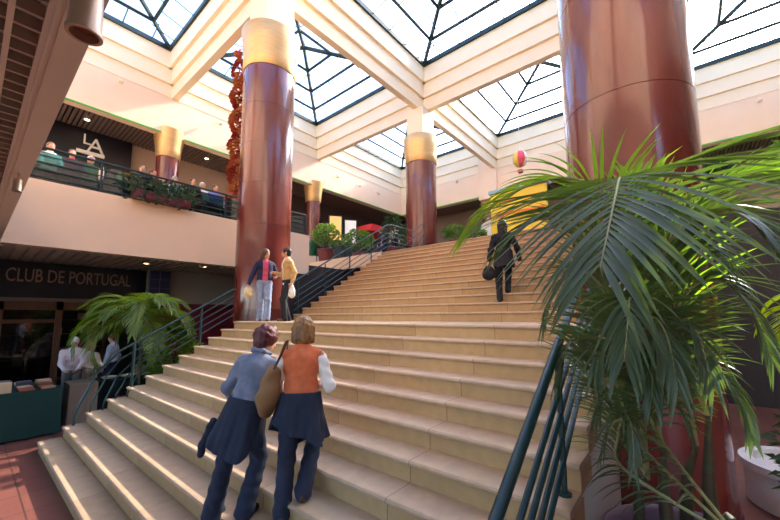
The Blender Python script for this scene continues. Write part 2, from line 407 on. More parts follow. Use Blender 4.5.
# left lower rail: the bars sweep down to the floor at the foot
def leftlower():
    t = thing('stair_railing', 'dark teal railing left of the lower flight, its bars curving down at the foot', 'railing', (0, 0, 0), 0, 'stair railings')
    e = X1+TR*11-.05
    def bar(h, x_turn, r, nm):
        pts = [(e, YRL, znos(e)+h-.0)]
        x = e; 
        while x > x_turn: pts.append((x, YRL, znos(x)+h)); x -= .3
        z_ = znos(x_turn)+h
        fx = x_turn-.32*(h+.25)/1.1
        for a in range(1, 8):
            u = a/7; pts.append((x_turn+(fx-x_turn)*math.sin(u*PI/2)**1.0, YRL, z_*(1-u)**1.0*(1-.15*math.sin(u*PI))+max(zs(fx), 0)*u))
        MB().tube(pts[1:], r, 8).build(nm, RAILG, t, smooth=True)
    bar(.80, 1.62, .021, 'handrail')
    for i, h in enumerate((.64, .49, .34, .19)): bar(h, 1.78+.13*i, .012, 'rail_bar')
    for x in (3.28, 2.1):
        b = MB(); b.tube([(x, YRL, zs(x)), (x, YRL, znos(x)+.8)], .022, 8); b.build('post', RAILG, t, smooth=True)
    return t
leftlower()
up0, up1 = XU-.05, XU+TR*13+.1
railing('stair_railing', 'dark teal metal railing on the left of the middle flight, right of the marble column', [(up0, znos(up0)-.05), (up1, znos(up1)-.05), (up1+.3, L2Z+.10), (XT-.2, L2Z+.12), (XT+TR*2, FZ+.1)], YRL, .98, 4,
        [(x, zs(x)) for x in (up0+.12, 6.7, 7.7, 8.7, 9.55)]+[(XT+TR*2+.02, FZ)], 'stair railings')
lw = X1+.35; le = X1+TR*11-.1
railing('stair_railing', 'round-barred dark teal stair railing at lower right, in front of the big palm', [(lw, znos(lw)-.08), (le, znos(le)-.08)], .68, .9, 4,
        [(X1+.45, zs(X1+.45)), (2.53, zs(2.53)), (le-.1, zs(le-.1))], 'stair railings', rtop=.03, rbar=.019)
railing('stair_railing', 'dark teal railing on the right edge of the middle flight, behind the nearest column', [(up0+.3, znos(up0+.3)-.05), (up1, znos(up1)-.05), (XT-.2, L2Z+.1), (XT+TR*2, FZ+.1)], .68, .9, 4,
        [(x, zs(x)) for x in (up0+.4, 7.1, 8.2, 9.6)], 'stair railings')
# gallery rail with glass
def gallery_rail(name, label, x0, x1, y, group, glassed=True):
    t = thing(name, label, 'railing', (0, 0, 0), 0, group); z = FZ+.12
    MB().tube([(x0, y, z+.78), (x1, y, z+.78)], .028, 8).build('handrail', RAILG, t, smooth=True)
    for k in range(4): MB().tube([(x0, y, z+.12+.16*k), (x1, y, z+.12+.16*k)], .014, 6).build('rail_bar', RAILG, t, smooth=True)
    nn = max(2, int((x1-x0)/1.35)+1)
    for i in range(nn):
        x = x0+(x1-x0)*i/(nn-1); b = MB(); b.box(x-.02, x+.02, y-.02, y+.02, z, z+.79); b.build('post', RAILG, t)
    if glassed:
        for i in range(nn-1):
            a = x0+(x1-x0)*i/(nn-1)+.05; c = x0+(x1-x0)*(i+1)/(nn-1)-.05
            MB().box(a, c, y+.035, y+.045, z+.04, z+.70).build('glass_panel', RAILGL, t)
    return t
gallery_rail('gallery_railing', 'dark teal barred railing with glass along the left gallery edge', XNEAR, XG-.05, YF+.15, 'gallery railings')
gallery_rail('gallery_railing', 'dark teal railing along the gallery edge behind the terrace plants', XG+.1, XT+TR*2, YT+.15, 'gallery railings', False)

# ------------------------------------------------------------------ lamps on ceilings
def downlight(loc, label, group):
    t = thing('downlight', label, 'ceiling light', loc, 0, group)
    MB().lathe([(.11, 0), (.12, -.02), (.085, -.02), (.08, 0)], n=16, cap=False).build('ring', WHITE, t, smooth=True)
    MB().lathe([(.08, -.004), (.08, -.008)], n=16).build('lens', LAMPW, t)
for (x, y), w_ in zip(((2.4, 17.9), (6.9, 17.9), (9.4, 17.9), (10.6, 18.2)), ('above the dark shop sign on the left gallery', 'just right of the short gallery column', 'behind the tall landing column', 'deep in the far left gallery corner')):
    downlight((x, y, GZ), 'round recessed downlight in the gallery soffit, '+w_, 'gallery downlights')
downlight((3.1, 11.7, SOFZ), 'round downlight under the gallery, above the blue end of the sign', 'ground floor downlights')
downlight((4.4, 11.2, SOFZ), 'round downlight under the gallery, beside the tall marble column', 'ground floor downlights')
SPOTM = mat('brushed_metal_lamp', (190, 165, 140), .35, metal=.5)
def spot(loc, label, s=1.0, lean=(0, 0)):
    t = thing('spotlight', label, 'spotlight', loc, 0, 'cylindrical spotlights')
    MB().lathe([(.015*s, 0), (.015*s, -.10*s)], n=8).build('stem', SPOTM, t)
    o = MB().lathe([(.02*s, -.09*s), (.055*s, -.11*s), (.06*s, -.30*s), (.066*s, -.31*s), (.066*s, -.33*s), (.052*s, -.33*s), (.05*s, -.28*s)], n=24, cap=False).build('lamp_shade', SPOTM, t, smooth=True)
    MB().lathe([(.05*s, -.285*s), (.05*s, -.29*s)], n=16).build('bulb', mat('lamp_bulb', (120, 70, 50), .3), t)
    return t
spot((.22, 1.90, SOFZ), 'large cylindrical metal spotlight hanging from the near soffit beam, top left', .95)
spot((.23, 5.33, SOFZ), 'small cylindrical spotlight further along the near soffit beam', .6)
def wall_spot(p, nrm, label):
    t = thing('wall_spotlight', label, 'spotlight', p, math.atan2(nrm[1], nrm[0]), 'wall spotlights')
    b = MB(); b.box(0, .02, -.07, .07, -.07, .07); b.build('plate', CREAM, t)
    b = MB(); b.tube([(.02, 0, 0), (.12, 0, 0), (.2, 0, -.14)], [.02, .03, .075], 12); b.build('lamp_shade', CREAM, t, smooth=True)
for px, py, w_ in ((120, 81, 'above the dark shop sign'), (219, 123, 'right of the short gallery column')):
    wall_spot(atY(px, py, WY), (0, -1), 'small cream spotlight on the upper left wall, '+w_)
for px, py, w_ in ((336, 176, 'leftmost of three near the corner'), (358, 185, 'middle of three near the corner'), (377, 193, 'rightmost of three near the corner')):
    wall_spot(atY(px, py, WY), (0, -1), 'small cream spotlight on the upper left wall, '+w_)
for px, py, w_ in ((458, 181, 'right of the stair-head column'), (759, 100, 'at the far right of the picture')):
    wall_spot(atX(px, py, CXF), (-1, 0), 'small cream spotlight on the far wall, '+w_)

# ------------------------------------------------------------------ signs and shop fronts
def text_mesh(body, size, ext, name, m, parent, M4):
    cu = bpy.data.curves.new(name, 'FONT'); cu.body = body; cu.size = size; cu.extrude = ext; cu.resolution_u = 3
    o = bpy.data.objects.new(name, cu); COL.objects.link(o)
    dg = bpy.context.evaluated_depsgraph_get(); me = bpy.data.meshes.new_from_object(o.evaluated_get(dg))
    bpy.data.objects.remove(o); me.transform(M4); me.materials.clear(); me.materials.append(m)
    q = bpy.data.objects.new(name, me); COL.objects.link(q); q.parent = parent; return q
def facing_minus_y(x, y, z, sx=1): # text upright facing -Y
    return Matrix.Translation((x, y, z)) @ Matrix(((sx, 0, 0, 0), (0, 0, -1, 0), (0, 1, 0, 0), (0, 0, 0, 1)))
t = thing('shop_sign', 'long dark sign reading CLUB DE PORTUGAL in dull bronze letters under the gallery', 'sign', (0, 13.4, 2.72))
B('sign_panel', NAVY, (-2.0, 3.72, 0, .25, 0, SOFZ-2.76), parent=t)
B('sill', mat('bronze_sill', (110, 92, 84), .4), (-2.0, 3.72, -.05, .25, -.10, -.005), parent=t)
text_mesh('L CLUB DE PORTUGAL', .50, .02, 'lettering', mat('bronze_letters', (150, 118, 104), .4), t, facing_minus_y(.33, -.03, .42, .555))
t = thing('display_sign', 'blue gridded light box on the wall right of the dark club sign', 'sign', (3.45, 12.75, 2.75))
B('frame', mat('grey_frame', (120, 120, 110), .5), (0, .62, 0, .2, 0, .93), parent=t)
B('panel', mat('dark_blue_panel', (38, 40, 86), .3), (.03, .58, -.02, .0, .03, .88), parent=t)
B('grid_bar', mat('grid_line', (90, 92, 130), .4), (.29, .31, -.03, -.02, .03, .88), (.03, .58, -.03, -.02, .32, .335), (.03, .58, -.03, -.02, .60, .615), parent=t)
t = thing('shop_facade', 'dark shop front with LA sign panel on the left upper gallery', 'shop front', (0, 19.1, FZ))
B('sign_panel', NAVY, (-2.5, 4.12, -.25, 0, 2.9, GZ-FZ-.02), parent=t)
B('window_band', DARKWALL, (-2.5, 4.12, -.12, 0, .05, 2.9), parent=t)
text_mesh('L', .62, .03, 'letter', WHITE, t, facing_minus_y(2.44, -.29, 4.33, .9))
text_mesh('A', .86, .03, 'letter', WHITE, t, facing_minus_y(2.60, -.31, 4.06, .95))
B('white_bar', WHITE, (2.28, 3.18, -.34, -.28, 3.90, 4.04), parent=t)
# ground floor shop window
t = thing('shop_window', 'brown timber framed shop window beneath the dark club sign', 'shop window', (-3.0, 13.45, 0))
for x0 in (0, 1.7, 3.45, 4.55, 5.3): B('mullion', WOOD, (x0, x0+.14, -.05, .08, 0, 2.62), parent=t)
B('transom', WOOD, (0, 6.7, -.05, .08, 2.40, 2.62), parent=t)
B('transom', WOOD, (0, 4.6, -.04, .07, 2.05, 2.15), parent=t)
B('kick_plate', WOOD, (0, 4.6, -.04, .07, 0, .35), parent=t)
B('pane', SHOPGL, (0, 4.6, 0, .012, .35, 2.40), parent=t)
t = thing('display_shelf', 'dim shelving stacked with pale goods behind the ground floor shop window', 'shelf', (-2.6, 15.2, 0))
for k in range(5): B('shelf', WOOD, (0, 5.6, 0, .4, .3+.45*k, .33+.45*k), parent=t)
for x0 in (0, 1.9, 3.8, 5.6): B('upright', WOOD, (x0-.03, x0+.03, 0, .4, 0, 2.2), parent=t)
GOODS = [mat('goods_%s' % c, rgb, .6) for c, rgb in (('cream', (190, 180, 165)), ('pink', (170, 110, 110)), ('grey', (110, 110, 120)), ('red', (140, 50, 45)))]
for k in range(5):
    for i in range(8):
        x = -2.4+i*.68+random.uniform(-.05, .05); h = random.uniform(.12, .3)
        tag(B('goods_box', GOODS[(i*3+k) % 4], (x, x+.22, 15.22, 15.5, .331+.45*k, .331+.45*k+h)), '%s box %s of the %s shelf behind the shop window' % (('cream', 'dull pink', 'grey', 'red')[(i*3+k) % 4], 'on the left' if i < 4 else 'on the right', ('lowest', 'second lowest', 'middle', 'second highest', 'top')[k]), 'box', '%s boxes on the %s shop shelf' % (('cream', 'dull pink', 'grey', 'red')[(i*3+k) % 4], ('lowest', 'second lowest', 'middle', 'second highest', 'top')[k]))

# ------------------------------------------------------------------ implicit-surface figures
def surface(fn, lo, hi, h):
    lo = np.array(lo, float)-h*2; hi = np.array(hi, float)+h*2
    nx, ny, nz = [int(math.ceil((hi[i]-lo[i])/h))+1 for i in range(3)]
    X, Y, Z = np.meshgrid(lo[0]+h*np.arange(nx), lo[1]+h*np.arange(ny), lo[2]+h*np.arange(nz), indexing='ij')
    D = fn(X.astype(np.float32), Y.astype(np.float32), Z.astype(np.float32))
    S = D < 0
    c = [(i, j, k) for i in (0, 1) for j in (0, 1) for k in (0, 1)]
    sh = (nx-1, ny-1, nz-1)
    acc = np.zeros(sh+(3,)); cnt = np.zeros(sh)
    edges = [(a, b) for a in range(8) for b in range(a+1, 8) if sum(abs(c[a][q]-c[b][q]) for q in range(3)) == 1]
    sub = lambda A, o: A[o[0]:o[0]+sh[0], o[1]:o[1]+sh[1], o[2]:o[2]+sh[2]]
    for a, b in edges:
        A, Bb = sub(D, c[a]), sub(D, c[b]); m = (A < 0) != (Bb < 0)
        tt = np.where(m, A/np.where(m, A-Bb, 1), 0)
        for q in range(3): acc[..., q] += np.where(m, c[a][q]+tt*(c[b][q]-c[a][q]), 0)
        cnt += m
    act = cnt > 0; idx = -np.ones(sh, int); idx[act] = np.arange(act.sum())
    I = np.argwhere(act); V = lo+h*(I+acc[act]/cnt[act][:, None]); F = []
    for ax in range(3):
        u, v = (ax+1) % 3, (ax+2) % 3
        A = S[tuple(slice(0, -1) if q == ax else slice(1, -1) for q in range(3))]
        Bb = S[tuple(slice(1, None) if q == ax else slice(1, -1) for q in range(3))]
        P = np.argwhere(A != Bb); fl = A[A != Bb]
        off = np.array([0 if q == ax else 1 for q in range(3)]); P = P+off
        def g(du, dv):
            Q = P.copy(); Q[:, u] -= du; Q[:, v] -= dv; return idx[Q[:, 0], Q[:, 1], Q[:, 2]]
        q4 = np.stack([g(1, 1), g(0, 1), g(0, 0), g(1, 0)], 1); q4[~fl] = q4[~fl][:, ::-1]
        F.append(q4)
    F = np.concatenate(F); F = F[(F >= 0).all(1)]
    return V, F
def rc(a, b, r1, r2):
    a = np.array(a, np.float32); b = np.array(b, np.float32); ba = b-a; L2 = float(ba@ba)+1e-9
    def f(X, Y, Z):
        x, y, z = X-a[0], Y-a[1], Z-a[2]; t = np.clip((x*ba[0]+y*ba[1]+z*ba[2])/L2, 0, 1)
        return np.sqrt((x-t*ba[0])**2+(y-t*ba[1])**2+(z-t*ba[2])**2)-(r1+(r2-r1)*t)
    return f
def el(c, r, rot=None):
    c = np.array(c, np.float32); r = np.array(r, np.float32); R = np.array(rot.to_3x3()).T if rot is not None else None
    def f(X, Y, Z):
        x, y, z = X-c[0], Y-c[1], Z-c[2]
        if R is not None: x, y, z = [R[i, 0]*x+R[i, 1]*y+R[i, 2]*z for i in range(3)]
        k0 = np.sqrt((x/r[0])**2+(y/r[1])**2+(z/r[2])**2)+1e-6; k1 = np.sqrt((x/r[0]**2)**2+(y/r[1]**2)**2+(z/r[2]**2)**2)+1e-6
        return k0*(k0-1)/k1
    return f
def union(fs, k=.03):
    def f(X, Y, Z):
        d = fs[0](X, Y, Z)
        for g in fs[1:]:
            e = g(X, Y, Z); hh = np.clip(.5+.5*(e-d)/k, 0, 1); d = e*(1-hh)+d*hh-k*hh*(1-hh)
        return d
    return f
def cutf(f, g):   # f minus g
    return lambda X, Y, Z: np.maximum(f(X, Y, Z), -g(X, Y, Z))
def half(p, n):
    n = np.array(n, float); n /= np.linalg.norm(n)
    return lambda X, Y, Z: (X-p[0])*n[0]+(Y-p[1])*n[1]+(Z-p[2])*n[2]
def wrinkle(f, amp, fr, seed=0):
    def g(X, Y, Z):
        s = seed*1.7
        return f(X, Y, Z)+amp*(np.sin(fr*(Z*1.3+X*.7)+s+2*np.sin(fr*.45*Y+s))*.6+np.sin(fr*1.7*(Y-Z*.6)+s*2+1.5*np.sin(fr*.6*X))*.4)
    return g
def skin_mesh(name, parts, m, parent):
    V = []; F = []; o = 0
    for fn, lo, hi, h in parts:
        v, f = surface(fn, lo, hi, h); V.append(v); F.append(f+o); o += len(v)
    V = np.concatenate(V); F = np.concatenate(F)
    me = bpy.data.meshes.new(name); me.from_pydata(V.tolist(), [], F.tolist()); me.materials.append(m); me.shade_smooth()
    ob = bpy.data.objects.new(name, me); COL.objects.link(ob); ob.parent = parent; return ob
def ik(a, b, l1, l2, pole):
    a, b = Vector(a), Vector(b); d = b-a; L = min(d.length, (l1+l2)*.999); dn = d.normalized()
    x = (l1*l1-l2*l2+L*L)/(2*L); hgt = math.sqrt(max(l1*l1-x*x, 0)); p = Vector(pole); p = (p-dn*p.dot(dn)).normalized()
    return a+dn*x+p*hgt, a+dn*L
SKIN = mat('skin', (214, 158, 126), .5, bump=.02)
EYE = mat('eye_dark', (40, 28, 24), .3)
def bb(pts, pad):
    a = np.array([list(p) for p in pts]); return a.min(0)-pad, a.max(0)+pad
def person(label, loc, heading, H=1.65, footL=(0, .10, 0), footR=(0, -.10, 0), toeL=0, toeR=0, lean=0, side=0, pelvis=(0, 0), pelz=None,
           handL=None, handR=None, turn=0, nod=0, top=None, bottom=None, hair=None, shoe=None, flare=0, sleeve='long', res=.014, male=False,
           curlL=.8, curlR=.8, skin=None, shirtlen=.0, hairtype='short', detail=True, seated=False, group=None):
    """local frame: +x forward, +y left.  Feet given on the ground relative to loc"""
    t = thing('person', label, 'person', loc, heading, group)
    k = H/1.70; sw = (.185 if male else .165)*k; hw = .085*k
    V = Vector
    pz = pelz if pelz is not None else .90*k
    pel = V((pelvis[0], pelvis[1], pz)); up = V((math.sin(lean), math.sin(side), math.cos(lean)*math.cos(side))).normalized()
    fw = V((math.cos(lean), 0, -math.sin(lean))); lf = up.cross(fw).normalized()
    P = lambda f_, l_, u_: pel+fw*f_+lf*l_+up*u_
    hipL, hipR = P(0, hw, 0), P(0, -hw, 0)
    shL, shR = P(0, sw, .455*k), P(0, -sw, .455*k)
    neck = P(.0, 0, .545*k); head = P(.02*k, 0, .68*k)
    aL = V(footL)+V((0, 0, .085*k)); aR = V(footR)+V((0, 0, .085*k))
    kL, aL = ik(hipL, aL, .43*k, .41*k, (1, .08, .1)); kR, aR = ik(hipR, aR, .43*k, .41*k, (1, -.08, .1))
    hL = V(handL) if handL is not None else shL+V((.04, .06, -.50*k)); hR = V(handR) if handR is not None else shR+V((.04, -.06, -.50*k))
    eL, hL = ik(shL, hL, .29*k, .25*k, (-1, .5, -.2)); eR, hR = ik(shR, hR, .29*k, .25*k, (-1, -.5, -.2))
    Rh = Matrix.Rotation(turn, 3, 'Z') @ Matrix.Rotation(lean*.5+nod, 3, 'Y')
    Q = lambda x, y, z: head+Rh @ V((x*k, y*k, z*k))
    sm = skin or SKIN
    # body
    body = [el(P(0, 0, .02), (.105*k, .15*k, .12*k)), el(P(0, 0, .20*k), (.085*k, .125*k, .15*k)), el(P(0, 0, .39*k), (.10*k, .15*k, .17*k)),
            rc(P(0, 0, .50*k), P(0, sw*.85, .455*k), .06*k, .048*k), rc(P(0, 0, .50*k), P(0, -sw*.85, .455*k), .06*k, .048*k), rc(P(0, 0, .47*k), Q(-.01, 0, -.04), .055*k, .048*k),
            el(Q(0, 0, .02), (.092*k, .072*k, .105*k), Rh.to_4x4()), el(Q(.025, 0, -.055), (.058*k, .05*k, .06*k), Rh.to_4x4()),
            rc(Q(.085, 0, .015), Q(.104, 0, -.022), .009*k, .014*k), rc(Q(.078, .018, -.058), Q(.078, -.018, -.058), .010*k, .010*k),
            el(Q(-.005, .074, -.005), (.018*k, .008*k, .03*k), Rh.to_4x4()), el(Q(-.005, -.074, -.005), (.018*k, .008*k, .03*k), Rh.to_4x4())]
    for h_, kn, an in ((hipL, kL, aL), (hipR, kR, aR)): body += [rc(h_, kn, .078*k, .052*k), rc(kn, an, .052*k, .034*k)]
    for s_, e_, w_ in ((shL, eL, hL), (shR, eR, hR)): body += [rc(s_, e_, .045*k, .036*k), rc(e_, w_, .036*k, .024*k)]
    for an, a_ in ((aL, toeL), (aR, toeR)):
        d = V((math.cos(a_), math.sin(a_), 0)); body += [rc(an+V((0, 0, -.03*k))-d*.03*k, an+V((0, 0, -.055*k))+d*.13*k, .032*k, .024*k)]
    pts = [head, shL, shR, eL, eR, hL, hR, kL, kR, aL, aR, pel, head+V((0, 0, .13*k))]
    lo, hi = bb(pts, .13)
    parts = [(union(body, .022), lo, hi, res)]
    for w_, e_, curl, sgn in ((hL, eL, curlL, 1), (hR, eR, curlR, -1)):
        d = (w_-e_).normalized(); sidev = fw*.9+V((0, 0, 0)); sidev = (sidev-d*sidev.dot(d)).normalized(); inn = d.cross(sidev)*(1 if sgn > 0 else -1)
        if inn.dot(lf)*sgn > 0: inn = -inn
        fs = [el(w_+d*.045*k, (.03*k, .03*k, .03*k)), rc(w_, w_+d*.05*k, .022*k, .026*k), rc(w_+d*.02*k+sidev*.015*k, w_+d*.075*k+sidev*.026*k, .014*k, .012*k), rc(w_+d*.02*k-sidev*.012*k, w_+d*.075*k-sidev*.028*k, .014*k, .011*k)]
        for i, (off, ln) in enumerate(((.030, .95), (.010, 1.05), (-.010, 1.0), (-.029, .78))):
            b0 = w_+d*.08*k+sidev*off*k; d1 = (d*math.cos(curl*.6)+inn*math.sin(curl*.6)); d2 = (d*math.cos(curl*1.5)+inn*math.sin(curl*1.5))
            b1 = b0+d1*.036*k*ln; b2 = b1+d2*.038*k*ln; fs += [rc(b0, b1, .0088*k, .008*k), rc(b1, b2, .008*k, .0065*k)]
        tb = w_+d*.025*k+sidev*.03*k; t1 = tb+(d*.6+sidev*.7+inn*.3).normalized()*.035*k; fs += [rc(tb, t1, .011*k, .0095*k), rc(t1, t1+(d*.9+inn*.4).normalized()*.03*k, .009*k, .007*k)]
        l2, h2 = bb([w_, w_+d*.16*k], .06*k)
        parts.append((union(fs, .008), l2, h2, max(res*.42, .005)))
    skin_mesh('body', parts, sm, t)
    if detail:
        b = MB(); [b.sphere(Q(.083, y, .018), .0095*k, 8, 6) for y in (.03, -.03)]; b.build('eyes', EYE, t, smooth=True)
        b = MB(); b.sphere(Q(.086, 0, -.056), (.01*k, .022*k, .006*k), 8, 6); b.build('mouth', mat('lips', (160, 80, 70), .5), t, smooth=True)
    # trousers
    if bottom:
        g = .016
        f = [el(P(0, 0, .03), (.105*k+g, .15*k+g, .125*k+g)), rc(P(0, .04, .12*k), P(0, -.04, .12*k), .095*k, .095*k)]
        for h_, kn, an in ((hipL, kL, aL), (hipR, kR, aR)): f += [rc(h_, kn, .082*k+g, .058*k+g), rc(kn, an+V((0, 0, -.02)), .056*k+g, (.04+.03*flare)*k+g)]
        l2, h2 = bb([pel+V((0, 0, .2*k)), hipL, hipR, kL, kR, aL, aR], .14)
        F_ = cutf(wrinkle(union(f, .02), .0035, 45, 1), half(P(0, 0, .17*k), -up)) if False else wrinkle(union(f, .02), .0045, 42, 1)
        F_ = (lambda F0: (lambda X, Y, Z: np.maximum(F0(X, Y, Z), half(P(0, 0, .17*k), up)(X, Y, Z))))(F_)
        skin_mesh('trousers', [(F_, l2, h2, res)], bottom, t)
    if top:
        g = .018
        f = [el(P(0, 0, .08*k-shirtlen*.5), (.10*k+g, .145*k+g, (.14+shirtlen)*k)), el(P(0, 0, .20*k), (.092*k+g, .13*k+g, .17*k)), el(P(0, 0, .38*k), (.105*k+g, .152*k+g, .18*k)),
             rc(P(0, 0, .49*k), P(0, sw*.85, .455*k), .07*k, .056*k), rc(P(0, 0, .49*k), P(0, -sw*.85, .455*k), .07*k, .056*k), rc(P(0, 0, .50*k), P(0.0, 0, .565*k), .062*k, .056*k)]
        for s_, e_, w_ in ((shL, eL, hL), (shR, eR, hR)):
            if sleeve == 'long': f += [rc(s_, e_, .055*k+g*.6, .045*k+g*.6), rc(e_, e_+(w_-e_)*.97, .045*k+g*.5, .032*k+g*.5)]
            elif sleeve == 'half': f += [rc(s_, s_+(e_-s_)*.85, .055*k+g*.6, .052*k+g*.6)]
        l2, h2 = bb([P(0, 0, -.15*k), neck, shL, shR, eL, eR]+([hL, hR] if sleeve == 'long' else []), .16)
        F0 = wrinkle(union(f, .03), .006, 34, 3)
        F_ = lambda X, Y, Z: np.maximum(F0(X, Y, Z), -half(P(0, 0, (-.06*k-shirtlen)), up)(X, Y, Z))
        skin_mesh('shirt', [(F_, l2, h2, res)], top, t)
    if hair:
        if hairtype == 'bob':
            f = [el(Q(-.012, 0, .035), (.108*k, .098*k, .115*k), Rh.to_4x4()), el(Q(-.045, 0, -.045), (.075*k, .095*k, .10*k), Rh.to_4x4()), rc(Q(-.02, .07, .02), Q(-.005, .078, -.09), .038*k, .03*k), rc(Q(-.02, -.07, .02), Q(-.005, -.078, -.09), .038*k, .03*k)]
        elif hairtype == 'long':
            f = [el(Q(-.012, 0, .035), (.106*k, .094*k, .11*k), Rh.to_4x4()), rc(Q(-.05, 0, .0), Q(-.07, 0, -.20), .08*k, .06*k), rc(Q(-.01, .07, .02), Q(-.02, .075, -.14), .034*k, .02*k), rc(Q(-.01, -.07, .02), Q(-.02, -.075, -.14), .034*k, .02*k)]
        elif hairtype == 'curly':
            f = [el(Q(-.018, 0, .035), (.115*k, .105*k, .108*k), Rh.to_4x4()), el(Q(-.055, 0, -.03), (.062*k, .082*k, .075*k), Rh.to_4x4())]
            rr = np.random.RandomState(3)
            for i in range(26):
                a, e = rr.uniform(0, 2*PI), rr.uniform(-.35, 1.3); f.append(el(Q(-.02+.10*math.cos(e)*math.cos(a), .092*math.cos(e)*math.sin(a), .04+.095*math.sin(e)), (.026*k,)*3))
        else:
            f = [el(Q(-.014, 0, .035), (.102*k, .084*k, .098*k), Rh.to_4x4()), el(Q(-.045, 0, -.03), (.055*k, .07*k, .06*k), Rh.to_4x4())]
        F1 = wrinkle(union(f, .02), .003, 90, 2)
        face = el(Q(.095, 0, -.045), (.085*k, .066*k, .105*k), Rh.to_4x4())
        F2 = cutf(F1, face)
        l2, h2 = bb([head], .2*k); l2[2] -= .1*k
        skin_mesh('hair', [(F2, l2, h2, min(res, .010) if detail else res)], hair, t)
    if shoe:
        for an, a_ in ((aL, toeL), (aR, toeR)):
            d = V((math.cos(a_), math.sin(a_), 0)); b0 = an+V((0, 0, -.085*k))
            f = union([rc(b0-d*.035*k+V((0, 0, .035)), b0+d*.14*k+V((0, 0, .028)), .040*k, .034*k), rc(b0-d*.03*k+V((0, 0, .06)), b0+V((0, 0, .085)), .038*k, .036*k)], .02)
            F_ = lambda X, Y, Z, f=f, z=b0.z: np.maximum(f(X, Y, Z), -(Z-z-.002))
            l2, h2 = bb([b0-d*.04, b0+d*.16], .07); h2[2] += .06
            skin_mesh('shoe', [(F_, l2, h2, min(res, .010))], shoe, t)
    info = dict(t=t, P=P, Q=Q, k=k, shL=shL, shR=shR, hL=hL, hR=hR, eL=eL, eR=eR, kL=kL, kR=kR, aL=aL, aR=aR, up=up, fw=fw, lf=lf, pel=pel, Rh=Rh)
    return info
def skirt(info, name, m, z0, z1, rx, ry, flare, hem, seed=0, gap=None, th=.012, n=96, fold=.012):
    """cloth hanging round the hips: radius grows downward with folds, hem(theta) = how far down"""
    P = info['P']; V = []; F = []; rows = 16; rr = np.random.RandomState(seed); ph = rr.uniform(0, 6, 5)
    for layer in (0, 1):
        for j in range(rows+1):
            u = j/rows
            for i in range(n):
                a = 2*PI*i/n; z = z0+(z1-z0)*u*hem(a)
                fd = fold*u*(math.sin(5*a+ph[0]+1.5*u)+.7*math.sin(8*a+ph[1]-2*u)+.35*math.sin(19*a+ph[2]))
                q = 1+flare*u; rad = 1-layer*th/rx
                V.append(tuple(P((rx*q*rad+fd)*math.cos(a), (ry*q*rad+fd)*math.sin(a), z)))
    L_ = (rows+1)*n
    for j in range(rows):
        for i in range(n):
            a, b_, c, d = j*n+i, j*n+(i+1) % n, (j+1)*n+(i+1) % n, (j+1)*n+i
            F += [(a, b_, c, d), (L_+d, L_+c, L_+b_, L_+a)]
    for i in range(n):
        k = (i+1) % n; F += [(rows*n+i, rows*n+k, L_+rows*n+k, L_+rows*n+i), (k, i, L_+i, L_+k)]
    mb = MB().add(V, F); return mb.build(name, m, info['t'], smooth=True)

# cloth and hair materials
DENIM = mat('blue_denim', (46, 52, 72), .85, var=.25, scale=14, bump=.25, bscale=120)
DENIMF = mat('faded_denim_jacket', (134, 134, 150), .85, var=.25, scale=10, rgb2=(108, 112, 132), bump=.3, bscale=90)
DENIMD = mat('dark_denim', (38, 44, 62), .85, var=.3, scale=9, bump=.3, bscale=90)
DENIML = mat('pale_denim', (150, 162, 188), .85, var=.2, scale=12, bump=.2)
ORANGE = mat('orange_knit', (228, 116, 70), .9, var=.15, scale=20, bump=.35, bscale=150)
WHITEC = mat('white_cloth', (236, 228, 218), .85, bump=.15)
TANBAG = mat('tan_canvas', (150, 108, 66), .8, var=.25, scale=8, bump=.3, bscale=80)
BROWNL = mat('brown_leather', (86, 52, 34), .5)
BLACKC = mat('black_cloth', (26, 26, 32), .85, bump=.15)
NAVYC = mat('navy_cloth', (34, 34, 66), .85, bump=.15)
PINKC = mat('pink_cloth', (216, 84, 112), .85, bump=.15)
TANC = mat('tan_jacket', (198, 156, 98), .85, bump=.2)
HAIR_AUB = mat('auburn_hair', (112, 44, 42), .5, var=.45, scale=30, bump=.6, bscale=60, stretch=(1, 1, .35), rgb2=(64, 22, 24))
HAIR_BLD = mat('dark_blond_hair', (168, 118, 66), .45, var=.5, scale=34, bump=.5, bscale=70, stretch=(1, 1, .12), rgb2=(108, 70, 38))
HAIR_BLK = mat('black_hair', (32, 24, 22), .5, bump=.4)
HAIR_WHT = mat('white_hair', (228, 224, 218), .6, bump=.4)
HAIR_BRN = mat('brown_hair', (96, 60, 38), .5, bump=.4)

# woman in the orange vest: right foot on the fourth tread, left foot on the third
def place(loc, hd, world):   # world point -> local point of a person
    v = Vector(world)-Vector(loc); return Matrix.Rotation(-hd, 3, 'Z') @ v
RD = math.radians
loc = (1.86, 2.60, RI*3); hd = RD(42)
o_ = person('woman climbing the stairs in an orange knitted vest with a tan shoulder bag', loc, hd, 1.63,
            footL=place(loc, hd, (1.745, 2.66, RI*3)), footR=place(loc, hd, (1.87, 2.55, RI*4)), toeR=.1, toeL=.15, lean=RD(7), side=RD(1), pelvis=(.0, -.0), pelz=.90,
            handL=(.24, .13, 1.05), handR=(.24, -.15, 1.05), turn=RD(4), nod=RD(2), top=ORANGE, bottom=DENIM, hair=HAIR_BLD, shoe=BROWNL, flare=.6, sleeve='none', res=.0095, hairtype='bob')
def sleeves(inf, m, which='LR', r=.055):
    k = inf['k']; fs = []
    for s in which:
        S_, E_, H_ = inf['sh'+s], inf['e'+s], inf['h'+s]
        fs = [rc(S_+(E_-S_)*.12, E_, r*k, .054*k), rc(E_, E_+(H_-E_)*.93, .054*k, .040*k)]
        l2, h2 = bb([S_, E_, H_], .09); skin_mesh('sleeve', [(wrinkle(union(fs, .02), .006, 50, 4), l2, h2, .0095)], m, inf['t'])
sleeves(o_, WHITEC)
